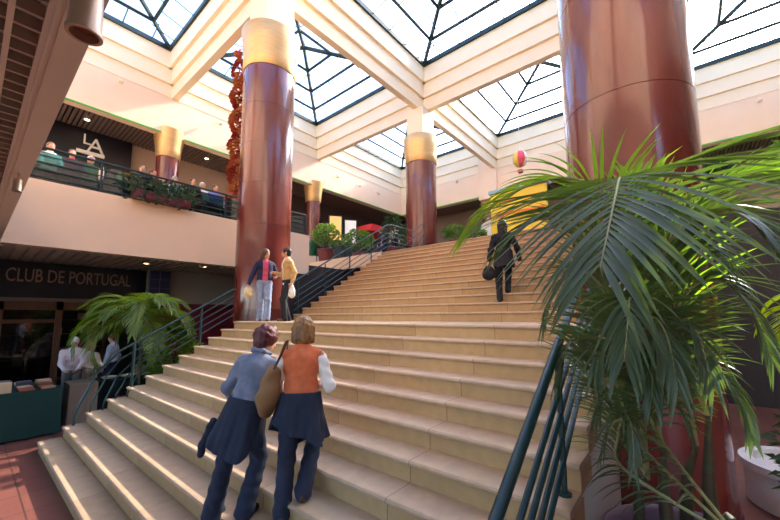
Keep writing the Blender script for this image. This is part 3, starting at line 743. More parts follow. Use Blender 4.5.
hem = lambda a: 1+.22*math.sin(a+2.4)+.14*math.sin(2*a+.6)+.06*math.sin(5*a)
skirt(o_, 'tied_jacket', DENIMD, .13, -.22, .135, .17, .42, hem, 4, fold=.02)
k_ = o_['k']; P_ = o_['P']
# shoulder bag: slouchy pouch hanging at the left hip, strap over the shoulder
bag = union([el(P_(-.06, .24, .20), (.09, .055, .17)), el(P_(-.05, .27, .08), (.15, .075, .14)), rc(P_(-.08, .21, .30), P_(-.07, .25, .12), .045, .08)], .06)
l2, h2 = bb([P_(-.05, .25, .15)], .33)
tb = thing('shoulder_bag', 'slouchy tan canvas shoulder bag on the left arm of the woman in orange', 'bag', loc, hd)
skin_mesh('bag_body', [(wrinkle(bag, .008, 30, 2), l2, h2, .010)], TANBAG, tb)
def strap(pts, wdt, th, name, m, parent, up=None):
    V = []; n_ = len(pts); F = []
    for i, p in enumerate(pts):
        p = Vector(p); tt = (Vector(pts[min(i+1, n_-1)])-Vector(pts[max(i-1, 0)])).normalized(); s_ = tt.cross(Vector(up)).normalized() if up else tt.cross(Vector((0, 0, 1))).normalized()
        nn = tt.cross(s_); V += [p+s_*wdt/2+nn*th, p-s_*wdt/2+nn*th, p-s_*wdt/2-nn*th, p+s_*wdt/2-nn*th]
    for i in range(n_-1):
        for q in range(4): F.append((i*4+q, i*4+(q+1) % 4, i*4+4+(q+1) % 4, i*4+4+q))
    F += [(3, 2, 1, 0), (n_*4-4, n_*4-3, n_*4-2, n_*4-1)]
    return MB().add(V, F).build(name, m, parent)
strap([P_(-.09, .235, .22), P_(-.115, .20, .34), P_(-.105, .155, .45), P_(-.05, .135, .545), P_(.02, .135, .56), P_(.08, .15, .46), P_(.07, .20, .33), P_(.0, .24, .22)], .045, .004, 'strap', BROWNL, tb, up=tuple(o_['lf']))

loc = (1.56, 3.06, RI*3); hd = RD(26)
l_ = person('woman climbing the stairs in a faded blue denim shirt with auburn curly hair', loc, hd, 1.62,
            footL=place(loc, hd, (1.40, 3.20, RI*2)), footR=place(loc, hd, (1.60, 2.98, RI*3)), toeR=-.1, toeL=.1, lean=RD(14), side=RD(-7), pelvis=(-.02, -.06), pelz=.84,
            handL=(.22, .20, .86), handR=(.28, -.17, .98), turn=RD(-22), nod=RD(12), top=DENIMF, bottom=DENIM, hair=HAIR_AUB, shoe=BLACKC, flare=.9, sleeve='long', res=.0095, hairtype='curly')
hem2 = lambda a: 1+.22*math.sin(a-2.2)+.12*math.sin(2*a+1.2)+.05*math.sin(5*a+1)
skirt(l_, 'tied_jacket', DENIMD, .13, -.22, .135, .17, .34, hem2, 9, fold=.016)
P_ = l_['P']
skin_mesh('collar', [(wrinkle(union([rc(P_(-.055, .05, .545), P_(-.055, -.05, .545), .022, .022), rc(P_(-.055, .05, .545), P_(.03, .07, .54), .022, .018), rc(P_(-.055, -.05, .545), P_(.03, -.07, .54), .022, .018)], .02), .003, 60), *bb([P_(0, 0, .54)], .14), .0095)], DENIMF, l_['t'])
# dangling sleeve of the tied jacket
skin_mesh('jacket_sleeve', [(wrinkle(union([rc(P_(-.06, .23, -.10), P_(-.05, .27, -.30), .035, .03), rc(P_(-.05, .27, -.30), P_(-.03, .27, -.37), .03, .024)], .02), .006, 50), *bb([P_(-.05, .25, -.2)], .26), .0095)], DENIMD, l_['t'])

# couple on the first landing
loc = (4.36, 7.62, L1Z); hd = RD(-112)
c1 = person('woman on the landing in a navy cardigan over a pink top and pale flared jeans', loc, hd, 1.69, footL=(.16, .05, 0), footR=(-.12, -.06, 0), lean=RD(2), handL=(.20, .22, 1.02), handR=(.06, -.36, .80), turn=RD(42),
            top=PINKC, bottom=DENIML, hair=HAIR_BRN, shoe=BROWNL, flare=.9, sleeve='none', res=.016, hairtype='bob')
sleeves(c1, NAVYC)
P_ = c1['P']
def open_jacket(inf, m, name, openw=.07, length=-.02, res=.014):
    P_, k, sw = inf['P'], inf['k'], .17*inf['k']; g = .032
    f = [el(P_(0, 0, .10*k), (.10*k+g, .145*k+g, .16*k)), el(P_(0, 0, .38*k), (.108*k+g, .155*k+g, .185*k)), el(P_(0, 0, .22*k), (.10*k+g, .14*k+g, .17*k)), rc(P_(0, 0, .49*k), P_(0, sw*.85, .45*k), .08*k, .068*k), rc(P_(0, 0, .49*k), P_(0, -sw*.85, .45*k), .08*k, .068*k)]
    F0 = wrinkle(union(f, .03), .006, 34, 5); fwv = inf['fw']; lfv = inf['lf']; c0 = P_(0, 0, 0)
    def F_(X, Y, Z):
        fx = (X-c0[0])*fwv[0]+(Y-c0[1])*fwv[1]+(Z-c0[2])*fwv[2]; ly = (X-c0[0])*lfv[0]+(Y-c0[1])*lfv[1]+(Z-c0[2])*lfv[2]
        d = np.maximum(F0(X, Y, Z), -half(P_(0, 0, length), inf['up'])(X, Y, Z)); d = np.maximum(d, half(P_(0, 0, .555*k), inf['up'])(X, Y, Z))
        slot = np.maximum(np.abs(ly)-openw, -fx); return np.maximum(d, -slot)
    l2, h2 = bb([P_(0, 0, -.1), P_(0, 0, .6), inf['shL'], inf['shR']], .16)
    return skin_mesh(name, [(F_, l2, h2, res)], m, inf['t'])
open_jacket(c1, NAVYC, 'cardigan', .06, .06)
def handbag(inf, hand, label, m, s=(.05, .11, .13), drop=.17, hd=0, loc=None):
    t = thing('handbag', label, 'bag', loc, hd)
    p = Vector(hand)+Vector((0, 0, -drop-.02)); l2, h2 = bb([p], max(s)+.06)
    skin_mesh('bag_body', [(wrinkle(union([el(p, s), el(p-Vector((0, 0, s[2]*.3)), (s[0]*1.2, s[1]*1.1, s[2]*.6))], .03), .006, 40), l2, h2, .014)], m, t)
    q = Vector(hand)+Vector((0, 0, -.04)); MB().tube([p+Vector((0, s[1]*.5, s[2]*.7)), q+Vector((0, .02, 0)), q+Vector((0, -.02, 0)), p+Vector((0, -s[1]*.5, s[2]*.7))], .008, 6).build('handle', m, t, smooth=True)
    return t
CREAMB = mat('cream_bag', (226, 202, 150), .7, bump=.2)
handbag(c1, c1['hR'], 'small cream handbag held low by the woman in pink on the landing', CREAMB, (.06, .10, .14), .16, hd, loc)
loc = (4.52, 6.90, L1Z); hd = RD(120)
hd = RD(165)
c2 = person('man on the landing in a tan jacket over a white shirt, turned to the woman', loc, hd, 1.66, footL=(.08, .08, 0), footR=(-.06, -.10, 0), lean=RD(3), handR=(.28, -.06, 1.08), handL=(.02, .33, .84), turn=RD(-30),
            top=WHITEC, bottom=BLACKC, hair=HAIR_BLK, shoe=BROWNL, flare=.3, sleeve='none', res=.016, male=True, shirtlen=.07)
sleeves(c2, TANC); open_jacket(c2, TANC, 'jacket', .05, .05)
handbag(c2, c2['hL'], 'white shopping bag in the hand of the man in the tan jacket', WHITEC, (.05, .12, .15), .17, hd, loc)
# woman in black coming down the upper flight
loc = (6.10, 2.48, L1Z+RI*2); hd = RD(25)
d1 = person('person in a long black coat on the upper stairs beside the palm leaves', loc, hd, 1.54, footL=(.02, .09, 0), footR=(.24, -.07, RI), lean=RD(5), pelz=.80, handL=(.0, .27, .74), handR=(.05, -.28, .76), top=BLACKC, bottom=BLACKC, hair=HAIR_BLK, shoe=BLACKC, flare=.1, res=.016, hairtype='long')
skirt(d1, 'coat_skirt', BLACKC, .14, -.16, .125, .16, .18, lambda a: 1+.05*math.sin(3*a), 2, fold=.008)
handbag(d1, d1['hL'], 'black handbag hanging from the hand of the person in black', BLACKC, (.05, .11, .14), .18, hd, loc)

# people round the market tables on the ground floor
PINKW = mat('pale_pink_shirt', (232, 206, 206), .85, bump=.15); BLUEC = mat('light_blue_shirt', (176, 188, 206), .85, bump=.15)
m1 = person('white haired man in a pale pink shirt bending over the market table', (1.72, 11.55, 0), RD(-100), 1.74, lean=RD(12), handL=(.42, .10, .98), handR=(.40, -.12, .98), turn=0, nod=RD(22), top=PINKW, bottom=mat('grey_trousers', (96, 92, 90), .8), hair=HAIR_WHT, shoe=BLACKC, res=.018, male=True)
m2 = person('woman in a cream top standing just right of the white haired man', (2.06, 11.75, 0), RD(-60), 1.56, handL=(.3, .1, .95), handR=(.28, -.12, .95), nod=RD(10), top=mat('cream_top', (234, 214, 190), .85), bottom=mat('beige_trousers', (190, 176, 158), .8), hair=mat('ginger_hair', (196, 128, 72), .5), shoe=BROWNL, res=.018, hairtype='bob')
m3 = person('man in a light blue shirt standing under the palm beside the dark table', (2.62, 12.3, 0), RD(150), 1.74, handL=(.12, .2, .85), top=BLUEC, bottom=NAVYC, hair=HAIR_BRN, shoe=BLACKC, res=.02, male=True)

# gallery visitors behind the rail
GP = [((2.75, 11.35), -100, NAVYC, HAIR_BLK, 'person in navy at the rail, left of the short gallery column', 'short', 1.05), ((3.02, 11.5), -60, BLACKC, HAIR_BRN, 'dark dressed person at the rail, just behind the gallery planter', 'short', 1.12),
      ((4.02, 11.3), -95, BLACKC, HAIR_BLK, 'person in black at the rail, between the planter and the hanging garland', 'short', 1.3),
      ((4.34, 11.45), -110, WHITEC, HAIR_WHT, 'white haired person in a white top at the gallery rail', 'short', 1.12), ((4.68, 11.35), -80, mat('lilac_cloth', (140, 136, 190), .8), HAIR_BRN, 'person in lilac at the gallery rail, nearest the garland', 'short', 1.1),
      ((3.62, 11.6), -90, mat('pale_grey_cloth', (200, 206, 206), .8), mat('grey_hair', (150, 146, 142), .6), 'grey haired person in pale grey beside the gallery planter', 'bob', 1.0)]
CHM = mat('chair_metal', (70, 66, 62), .4)
def make_chair(label, loc, rz):
    t = thing('cafe_chair', label, 'chair', loc, rz, 'cafe chairs on the gallery')
    B('seat', WOOD, (-.2, .2, -.2, .2, .43, .46), parent=t, bevel=.01); B('backrest', WOOD, (-.235, -.205, -.2, .2, .58, .84), parent=t, bevel=.01)
    for sx, sy in ((-1, -1), (-1, 1), (1, -1), (1, 1)): MB().tube([(sx*.18, sy*.18, .43), (sx*.21, sy*.2, 0)] if sx > 0 else [(-.22, sy*.2, .84), (-.19, sy*.18, .44), (-.23, sy*.2, 0)], .012, 6).build('leg', CHM, t)
    return t
ch0 = None
for (x, y), a, tc, hc, lb, ht, zz in GP:
    person(lb, (x, y, FZ), RD(a), 1.66, pelz=.57, footL=(.42, .10, 0), footR=(.44, -.10, 0), top=tc, bottom=BLACKC, hair=hc, shoe=BLACKC, res=.024, hairtype=ht, detail=False, handL=(.35, .12, .68), handR=(.35, -.12, .68))
    if ch0 is None: ch0 = make_chair('x', (x, y, FZ), RD(a)); c_ = ch0
    else: c_ = copy_thing(ch0, (x, y, FZ), RD(a))
    c_['label'] = 'small cafe chair under the '+lb.split(',')[0].replace(' at the rail', '').replace(' at the gallery rail', '').replace('person', 'seated person')
UP = [((12.9, 11.3), 200, mat('violet_cloth', (110, 88, 116), .8), HAIR_BLK, 'person in violet at the head of the stairs, left of the column'), ((13.3, 12.0), 160, BLACKC, HAIR_BRN, 'person in black standing among the plants at the stair head'),
      ((13.1, 10.9), 230, WHITEC, HAIR_BLK, 'person in white at the upper end of the handrail')]
for (x, y), a, tc, hc, lb in UP:
    person(lb, (x, y, FZ), RD(a), 1.66, top=tc, bottom=NAVYC, hair=hc, shoe=BLACKC, res=.026, detail=False)

# ------------------------------------------------------------------ plants
LEAF = mat('palm_leaf_green', (82, 96, 70), .38, var=.25, scale=3, trans=.26, rgb2=(60, 74, 54), spec=.5)
LEAFY = mat('palm_leaf_backlit', (120, 150, 48), .4, var=.25, scale=3, trans=.45, rgb2=(84, 120, 40))  # brighter leaf copy, backlight put into the colour
LEAFO = mat('palm_leaf_olive', (116, 132, 58), .45, var=.3, scale=3, trans=.35, rgb2=(78, 98, 44))
RACH = mat('palm_leaf_stalk', (150, 144, 92), .5)
STEMG = mat('palm_stem', (70, 72, 40), .6, var=.4, scale=6, stretch=(1, 1, 4), rgb2=(70, 50, 32))
SOIL = mat('dark_soil', (40, 28, 20), .95, bump=.6)
def smooth_path(pts, n=40):
    P = [Vector(p) for p in pts]; P = [P[0]*2-P[1]]+P+[P[-1]*2-P[-2]]; out = []
    m = len(P)-3
    for i in range(n+1):
        u = i/n*m; k = min(int(u), m-1); t = u-k; a, b, c, d = P[k:k+4]
        out.append(.5*((2*b)+(c-a)*t+(2*a-5*b+4*c-d)*t*t+(3*b-a-3*c+d)*t**3))
    return out
def frond(root, path, m, nl=38, length=.75, width=.030, start=.25, droop=1.0, angle=50, lift=.15, seed=0, r0=.011, up=None, rl=None, seg=7):
    rr = random.Random(seed); C = smooth_path(path, 60)
    rs = [r0*(1-.8*i/60) for i in range(61)]
    acc = [0]
    for i in range(60): acc.append(acc[-1]+(C[i+1]-C[i]).length)
    tot = acc[-1]; V = []; F = []
    for j in range(nl):
        for sgn in (1, -1):
            s = start+(1-start)*(j+.25*(sgn > 0)+.1*rr.random())/nl; d = min(s, .999)*tot
            i = max(q for q in range(60) if acc[q] <= d); p = C[i]+(C[i+1]-C[i])*((d-acc[i])/max(1e-6, acc[i+1]-acc[i]))
            T = (C[i+1]-C[i]).normalized(); U = Vector(up) if up else Vector((0, 0, 1))
            N = T.cross(U)
            if N.length < .15: N = T.cross(Vector((1, .3, 0)))
            N.normalize(); Up = N.cross(T).normalized()
            u = (s-start)/(1-start); a = math.radians(angle*(1-.55*u)+rr.uniform(-5, 5))
            dr = (T*math.cos(a)+N*sgn*math.sin(a)+Up*(lift+rr.uniform(-.06, .06))).normalized()
            ln = length*(.55+.45*math.sin(PI*min(1, .18+u*.95)))*(1-.35*u)*rr.uniform(.9, 1.05)
            q = p.copy(); v = dr.copy(); w0 = width*rr.uniform(.85, 1.1); base = len(V)
            dq = droop*rr.uniform(.85, 1.15)
            for k in range(seg+1):
                t = k/seg; wd = w0*(.35+2.2*t if t < .25 else .9*(1-((t-.25)/.75)**1.6)+.03)*.55
                sd_ = v.cross(Up); sd_ = sd_.normalized() if sd_.length > .05 else N
                kk = Up*(wd*.55)
                V += [tuple(q+sd_*wd+kk), tuple(q), tuple(q-sd_*wd+kk)]
                q = q+v*(ln/seg); v = (v+Vector((0, 0, -1))*dq*.24*(1.1-.3*t)).normalized()
            for k in range(seg):
                b0 = base+3*k; F += [(b0, b0+1, b0+4, b0+3), (b0+1, b0+2, b0+5, b0+4)]
    o = MB().add(V, F).build('frond', m, root, smooth=False)
    for p_ in o.data.polygons: p_.use_smooth = True
    MB().tube(C, rs, 6).build('leaf_stalk', RACH, o, smooth=True)
    return o
def PX(L): return [atX(*a) for a in L]
def PYp(L): return [atY(*a) for a in L]
# --- big foreground palm
pc = Vector((3.02, .04, 0))
t = thing('potted_palm', 'huge foreground palm with arching feathery fronds in a purple brown planter', 'palm', (0, 0, 0), 0)
POTM = mat('purple_brown_pot', (96, 66, 78), .45, coat=.3)
MB().lathe([(.34, 0), (.36, .02), (.46, .62), (.50, .64), (.53, .67), (.53, .73), (.50, .745), (.47, .72), (.45, .64), (.1, .63)], tuple(pc), 48).build('pot', POTM, t, smooth=True)
MB().lathe([(.455, .63), (.42, .655), (.2, .67), (.02, .68)], tuple(pc), 32).build('soil', SOIL, t, smooth=True)
trunks = [((.16, -.10), (.05, -.12, 1.55), .04), ((-.05, .12), (-.12, .12, 1.35), .035), ((.02, .30), (-.05, .22, 1.1), .03), ((.30, .05), (.22, -.05, 1.3), .035), ((-.2, -.15), (-.25, -.2, .95), .03)]
for a, b_, r_ in trunks:
    MB().tube(smooth_path([pc+Vector((a[0], a[1], .64)), pc+Vector(((a[0]+b_[0])/2, (a[1]+b_[1])/2+.02, 1.05)), pc+Vector(b_)], 14), [r_*(1.25-.95*(i/14)**1.6) for i in range(15)], 10).build('trunk', STEMG, t, smooth=True)
cr = lambda i: tuple(pc+Vector(trunks[i][1]))
FR = [
 # main frond arching toward the photographer
 dict(path=[cr(0), atX(642, 260, 2.6), atX(630, 200, 2.30), atX(621, 178, 2.0), atX(616, 194, 1.76), atX(609, 226, 1.58), atX(600, 268, 1.42)], m=LEAF, nl=36, length=1.02, width=.026, start=.50, droop=.36, angle=66, lift=-.02),
 dict(path=[cr(0), atX(624, 250, 2.6), atX(602, 195, 2.4), atX(568, 178, 2.28), atX(528, 186, 2.18), atX(492, 206, 2.12), atX(462, 240, 2.08)], m=LEAFO, nl=40, length=.60, width=.024, start=.38, droop=.45, angle=42, lift=.12),
 dict(path=[cr(1), atX(612, 300, 2.6), atX(588, 240, 2.45), atX(556, 218, 2.35), atX(522, 228, 2.3), atX(496, 254, 2.25)], m=LEAF, nl=36, length=.56, width=.022, start=.35, droop=.45, angle=42, lift=.1),
 dict(path=[cr(0), atX(648, 260, 2.9), atX(642, 205, 3.05), atX(634, 186, 3.3), atX(626, 184, 3.5)], m=LEAFY, nl=20, length=.46, width=.040, start=.50, droop=.12, angle=55, lift=1.1),
 dict(path=[cr(3), atX(668, 260, 2.9), atX(690, 212, 3.0), atX(722, 186, 3.1), atX(760, 172, 3.2), atX(795, 172, 3.3)], m=LEAFY, nl=36, length=.60, width=.032, start=.40, droop=.3, angle=44, lift=.15),
 dict(path=[cr(0), atX(665, 270, 2.6), atX(685, 228, 2.45), atX(718, 212, 2.35), atX(752, 222, 2.25), atX(785, 252, 2.15)], m=LEAF, nl=38, length=.58, width=.024, start=.38, droop=.4, angle=42, lift=.1),
 dict(path=[cr(3), atX(672, 340, 2.7), atX(690, 290, 2.6), atX(722, 282, 2.5), atX(752, 312, 2.45), atX(772, 362, 2.4)], m=LEAF, nl=34, length=.50, width=.022, start=.35, droop=.45, angle=40, lift=.08),
 dict(path=[cr(3), atX(680, 390, 2.8), atX(700, 362, 2.75), atX(722, 375, 2.7), atX(742, 405, 2.65), atX(752, 440, 2.6)], m=LEAF, nl=26, length=.34, width=.02, start=.3, droop=.5, angle=36, lift=.05),
 dict(path=[cr(1), atX(618, 330, 2.6), atX(600, 285, 2.5), atX(578, 272, 2.4), atX(556, 290, 2.35), atX(544, 326, 2.3)], m=LEAF, nl=34, length=.50, width=.022, start=.35, droop=.55, angle=40, lift=.05),
 dict(path=[cr(2), atX(632, 350, 2.5), atX(632, 310, 2.3), atX(630, 298, 2.15), atX(628, 320, 2.0), atX(624, 362, 1.9)], m=LEAF, nl=34, length=.66, width=.022, start=.38, droop=.6, angle=46, lift=0),
 dict(path=[cr(2), atX(618, 390, 2.7), atX(610, 350, 2.6), atX(602, 345, 2.5), atX(594, 380, 2.42)], m=LEAF, nl=26, length=.52, width=.02, start=.35, droop=.7, angle=36, lift=.0),
 dict(path=[cr(3), atX(668, 360, 2.6), atX(682, 325, 2.45), atX(698, 335, 2.35), atX(712, 385, 2.28)], m=LEAF, nl=28, length=.52, width=.02, start=.35, droop=.5, angle=38, lift=.0),
 dict(path=[cr(4), atX(640, 445, 2.6), atX(628, 420, 2.5), atX(612, 425, 2.45), atX(602, 455, 2.42)], m=LEAF, nl=22, length=.42, width=.016, start=.2, droop=.7, angle=36, lift=.05),
 dict(path=[cr(4), atX(655, 430, 2.7), atX(668, 405, 2.65), atX(682, 412, 2.6), atX(692, 440, 2.58)], m=LEAF, nl=20, length=.32, width=.016, start=.25, droop=.7, angle=36, lift=.05),
 dict(path=[cr(1), atX(640, 350, 2.7), atX(655, 290, 2.65), atX(672, 252, 2.6), atX(702, 246, 2.55), atX(738, 276, 2.5)], m=LEAF, nl=36, length=.54, width=.022, start=.4, droop=.5, angle=42, lift=.08),
 dict(path=[cr(2), atX(622, 440, 2.85), atX(612, 400, 2.75), atX(604, 395, 2.7), atX(596, 420, 2.65)], m=LEAF, nl=24, length=.45, width=.018, start=.25, droop=.8, angle=34, lift=.0),
 dict(path=[cr(1), atX(600, 400, 2.75), atX(590, 350, 2.65), atX(580, 335, 2.55), atX(566, 350, 2.5), atX(556, 385, 2.45)], m=LEAF, nl=30, length=.5, width=.018, start=.3, droop=.7, angle=36, lift=.0),
 dict(path=[cr(0), atX(640, 380, 2.6), atX(645, 330, 2.4), atX(655, 318, 2.25), atX(668, 340, 2.15), atX(678, 390, 2.1)], m=LEAF, nl=32, length=.55, width=.02, start=.35, droop=.6, angle=42, lift=.0),
 dict(path=[cr(4), atX(625, 470, 2.75), atX(618, 435, 2.6), atX(625, 415, 2.5), atX(632, 430, 2.4), atX(634, 470, 2.35)], m=LEAF, nl=28, length=.42, width=.016, start=.2, droop=.9, angle=34, lift=.0),
 dict(path=[cr(2), atX(645, 420, 2.8), atX(650, 372, 2.6), atX(652, 368, 2.45), atX(652, 400, 2.35)], m=LEAF, nl=28, length=.5, width=.018, start=.3, droop=.8, angle=36, lift=.0),
]
for i, f in enumerate(FR): frond(t, seed=i+1, **f)

# --- palm behind the left railing
def palm(name, label, base, crown_h, nf, flen, m, seed, potr=.35, poth=.4, potm=None, group=None, leaf=.42, tilt=(.55, 1.0), nl=22, wd=.030):
    t = thing(name, label, 'palm', base, 0, group); rr = random.Random(seed)
    MB().lathe([(potr*.72, 0), (potr*.74, .01), (potr*.98, poth-.05), (potr*1.06, poth-.04), (potr*1.06, poth), (potr*.92, poth), (potr*.88, poth-.05), (.02, poth-.05)], n=28).build('pot', potm or MAROON, t, smooth=True)
    for i in range(3):
        a = 2*PI*i/3+seed; MB().tube([(potr*.3*math.cos(a), potr*.3*math.sin(a), poth-.06), (potr*.15*math.cos(a), potr*.15*math.sin(a), crown_h)], [.03, .018], 8).build('trunk', STEMG, t, smooth=True)
    for i in range(nf):
        a = 2*PI*i/nf+rr.uniform(-.25, .25)+seed; e = rr.uniform(*tilt); L = flen*rr.uniform(.8, 1.1)
        d = Vector((math.cos(a), math.sin(a), 0)); c0 = Vector((0, 0, crown_h))
        pts = [c0-Vector((0, 0, .15))]; q = c0.copy(); el_ = PI/2*e
        for k in range(5):
            q = q+(d*math.cos(el_)+Vector((0, 0, 1))*math.sin(el_))*L/5; pts.append(q.copy()); el_ -= rr.uniform(.42, .62)
        frond(t, pts, m, nl=nl, length=leaf, width=wd, start=.22, droop=.8, angle=52, lift=.2, seed=seed*31+i, r0=.009, seg=5)
    return t
palm('potted_palm', 'bushy olive green palm on the ground floor behind the left stair railing', (2.55, 9.75, 0), 1.95, 28, 1.55, LEAFO, 3, .34, .5, MAROON, leaf=.60, tilt=(.25, .97), nl=36, wd=.028)
LIME = mat('lime_backlit_leaf', (168, 200, 40), .4, trans=.55, var=.2, rgb2=(120, 160, 30))
palm('potted_palm', 'bright lime green palm glowing at the right edge beyond the nearest column', (7.4, -1.75, 0), 2.1, 13, 1.25, LIME, 5, .35, .6, MAROON, leaf=.5, tilt=(.25, .95), nl=24, wd=.04)

# --- bushy plants
def bush(name, label, cat, base, hgt, rad, m, seed, n=260, pot=None, potm=None, leaf=.12, group=None, flat=.75):
    t = thing(name, label, cat, base, 0, group); rr = random.Random(seed); ph = 0
    if pot:
        pr, ph = pot; MB().lathe([(pr*.75, 0), (pr, ph-.06), (pr*1.06, ph-.05), (pr*1.06, ph), (pr*.9, ph), (.02, ph-.04)], n=24).build('pot', potm, t, smooth=True)
    V = []; F = []
    for i in range(n):
        a = rr.uniform(0, 2*PI); u = rr.random()**.5; zz = rr.uniform(.1, 1); rad_ = rad*u*math.sin(PI*min(.95, zz*.75+.15))
        p = Vector((rad_*math.cos(a), rad_*math.sin(a), ph+hgt*zz*flat+hgt*.12)); d = Vector((math.cos(a)*.8, math.sin(a)*.8, rr.uniform(-.2, 1.0))).normalized()
        s_ = d.cross(Vector((rr.uniform(-1, 1), rr.uniform(-1, 1), rr.uniform(-1, 1)))).normalized(); L = leaf*rr.uniform(.7, 1.3); b0 = len(V)
        dr = Vector((0, 0, -L*.3)); V += [p, p+d*L*.45+s_*L*.2, p+d*L+dr, p+d*L*.45-s_*L*.2]; F += [(b0, b0+1, b0+2, b0+3)]
    MB().add(V, F).build('foliage', m, t)
    b = MB()
    for i in range(7):
        a = i*.9; b.tube([(0, 0, max(ph-.05, 0)), (rad*.3*math.cos(a), rad*.3*math.sin(a), ph+hgt*.5)], .008, 5)
    b.build('stems', STEMG, t)
    return t
BUSHG = mat('bush_leaf', (90, 114, 60), .5, trans=.3, var=.3, scale=20, rgb2=(74, 100, 48)); BUSHD = mat('dark_bush_leaf', (40, 62, 42), .5, trans=.2)
POTR = mat('maroon_pot', (110, 46, 46), .5)
p_ = atX(325, 262, 8.95)
bush('potted_shrub', 'round green shrub in a maroon pot on the terrace right of the green bin', 'plant', (9.98, 12.35, L2Z), 1.3, .62, BUSHG, 11, 560, (.36, .66), POTR, .2)
bush('potted_shrub', 'feathery green shrub on the terrace behind the middle handrail', 'plant', (10.5, 10.8, L2Z), 1.1, .66, BUSHG, 12, 480, (.24, .4), POTR, .2)
bush('potted_shrub', 'tall dark leafy plant just left of the stair-head column', 'plant', (12.75, 10.75, FZ), 1.75, .5, BUSHD, 13, 420, (.25, .45), POTR, .2)
bush('potted_shrub', 'tall dark plant behind the person in violet near the far corner', 'plant', (14.6, 12.0, FZ), 2.0, .7, BUSHD, 14, 420, (.3, .45), POTR, .24)
bush('potted_shrub', 'low green plant just right of the stair-head column', 'plant', (13.0, 7.45, FZ), .75, .42, BUSHG, 15, 300, (.25, .35), POTR, .2)
bush('potted_shrub', 'low spreading plant between the stair-head column and the yellow stall', 'plant', (13.4, 6.75, FZ), .65, .5, BUSHG, 16, 300, (.25, .3), POTR, .2)
bush('potted_shrub', 'olive green leafy shrub low behind the left stair railing, right of the palm', 'plant', (3.30, 9.85, 0), 1.7, .5, LEAFO, 17, 620, (.25, .4), POTR, .24)
# planter hooked on the gallery rail
t = thing('planter_box', 'long maroon planter with trailing green leaves on the gallery edge by the short column', 'planter', (3.0, YF-.10, FZ+.13))
B('trough', MAROON, (-.65, .65, -.13, .11, .0, .22), parent=t, bevel=.01)
V = []; F = []; rr = random.Random(4)
for i in range(420):
    p = Vector((rr.uniform(-.8, .8), rr.uniform(-.2, .15), rr.uniform(.15, .55))); 
    if rr.random() < .2: p.z = rr.uniform(-.12, .2); p.y = -.18
    d = Vector((rr.uniform(-1, 1), rr.uniform(-1, .4), rr.uniform(-.6, 1))).normalized(); s_ = d.cross(Vector((.3, 1, .2))).normalized(); L = rr.uniform(.09, .18); b0 = len(V)
    V += [p, p+d*L*.5+s_*L*.2, p+d*L, p+d*L*.5-s_*L*.2]; F.append((b0, b0+1, b0+2, b0+3))
MB().add(V, F).build('foliage', BUSHD, t)

# ------------------------------------------------------------------ street furniture and stalls
t = thing('litter_bin', 'dark green litter bin on two posts on the terrace, left of the maroon pot', 'bin', (9.66, 12.93, L2Z), RD(-130))
GB = mat('bottle_green_paint', (14, 82, 58), .45)
MB().lathe([(.17, .42), (.19, .45), (.20, .95), (.19, 1.02), (.12, 1.06), (.02, 1.07)], n=20).build('bin_body', GB, t, smooth=True)
for y in (-.22, .22): B('post', GB, (-.03, .03, y-.02, y+.02, 0, 1.0), parent=t)
B('bracket', GB, (-.02, .02, -.22, .22, .70, .74), parent=t)
# tables with green cloths
CLG = mat('dark_green_tablecloth', (18, 58, 50), .8, bump=.2, bscale=12); CLB = mat('black_green_tablecloth', (24, 32, 34), .8, bump=.2, bscale=12); CLK = mat('kraft_cloth', (150, 128, 108), .85, bump=.2)
def cloth_table(label, x0, x1, y0, y1, m, h=.76, rz=0, sag=.0):
    t = thing('cloth_table', label, 'table', ((x0+x1)/2, (y0+y1)/2, 0), rz, None); w_, d_ = (x1-x0)/2, (y1-y0)/2
    B('tabletop', WOOD, (-w_+.01, w_-.01, -d_+.01, d_-.01, h-.035, h-.008), parent=t)
    for sx in (-1, 1):
        for sy in (-1, 1): B('leg', BLACKC, (sx*(w_-.08)-.02, sx*(w_-.08)+.02, sy*(d_-.08)-.02, sy*(d_-.08)+.02, 0, h-.035), parent=t)
    per = []; N = 120
    for i in range(N):
        u = i/N*4
        k = int(u); f_ = u-k
        per.append(((-w_+2*w_*f_, -d_), (w_, -d_+2*d_*f_), (w_-2*w_*f_, d_), (-w_, d_-2*d_*f_))[k])
    V = []; F = []; rows = 6
    for j in range(rows+1):
        u = j/rows
        for i, (x, y) in enumerate(per):
            a = math.atan2(y/d_, x/w_); q = 1+u*(.035+.02*math.sin(i*.9)+.015*math.sin(i*.37+1)); V.append((x*q, y*q, (h-.003)*(1-u)+.03*u))
    for j in range(rows):
        for i in range(N): F.append((j*N+i, j*N+(i+1) % N, (j+1)*N+(i+1) % N, (j+1)*N+i))
    F.append(tuple(range(N))); o = MB().add(V, F).build('tablecloth', m, t, smooth=True)
    return t
cloth_table('market table with a long dark green cloth at the left edge, covered in wares', -.5, 1.27, 9.42, 10.75, CLG, .85)
cloth_table('small table draped in kraft brown cloth between the green table and stair foot', 1.42, 1.86, 9.62, 10.3, CLK, .86)
cloth_table('dark draped table with trays behind the lower stair railing', 1.95, 3.0, 10.0, 10.8, CLB, .80)
WARE = [mat('ware_%s' % n_, c_, .6) for n_, c_ in (('wood', (176, 130, 92)), ('straw', (214, 182, 140)), ('white', (226, 216, 204)), ('red', (160, 84, 66)), ('slate', (92, 92, 104)))]
rr = random.Random(9)
names = ['wooden', 'straw coloured', 'white', 'reddish', 'slate grey']
k = 0
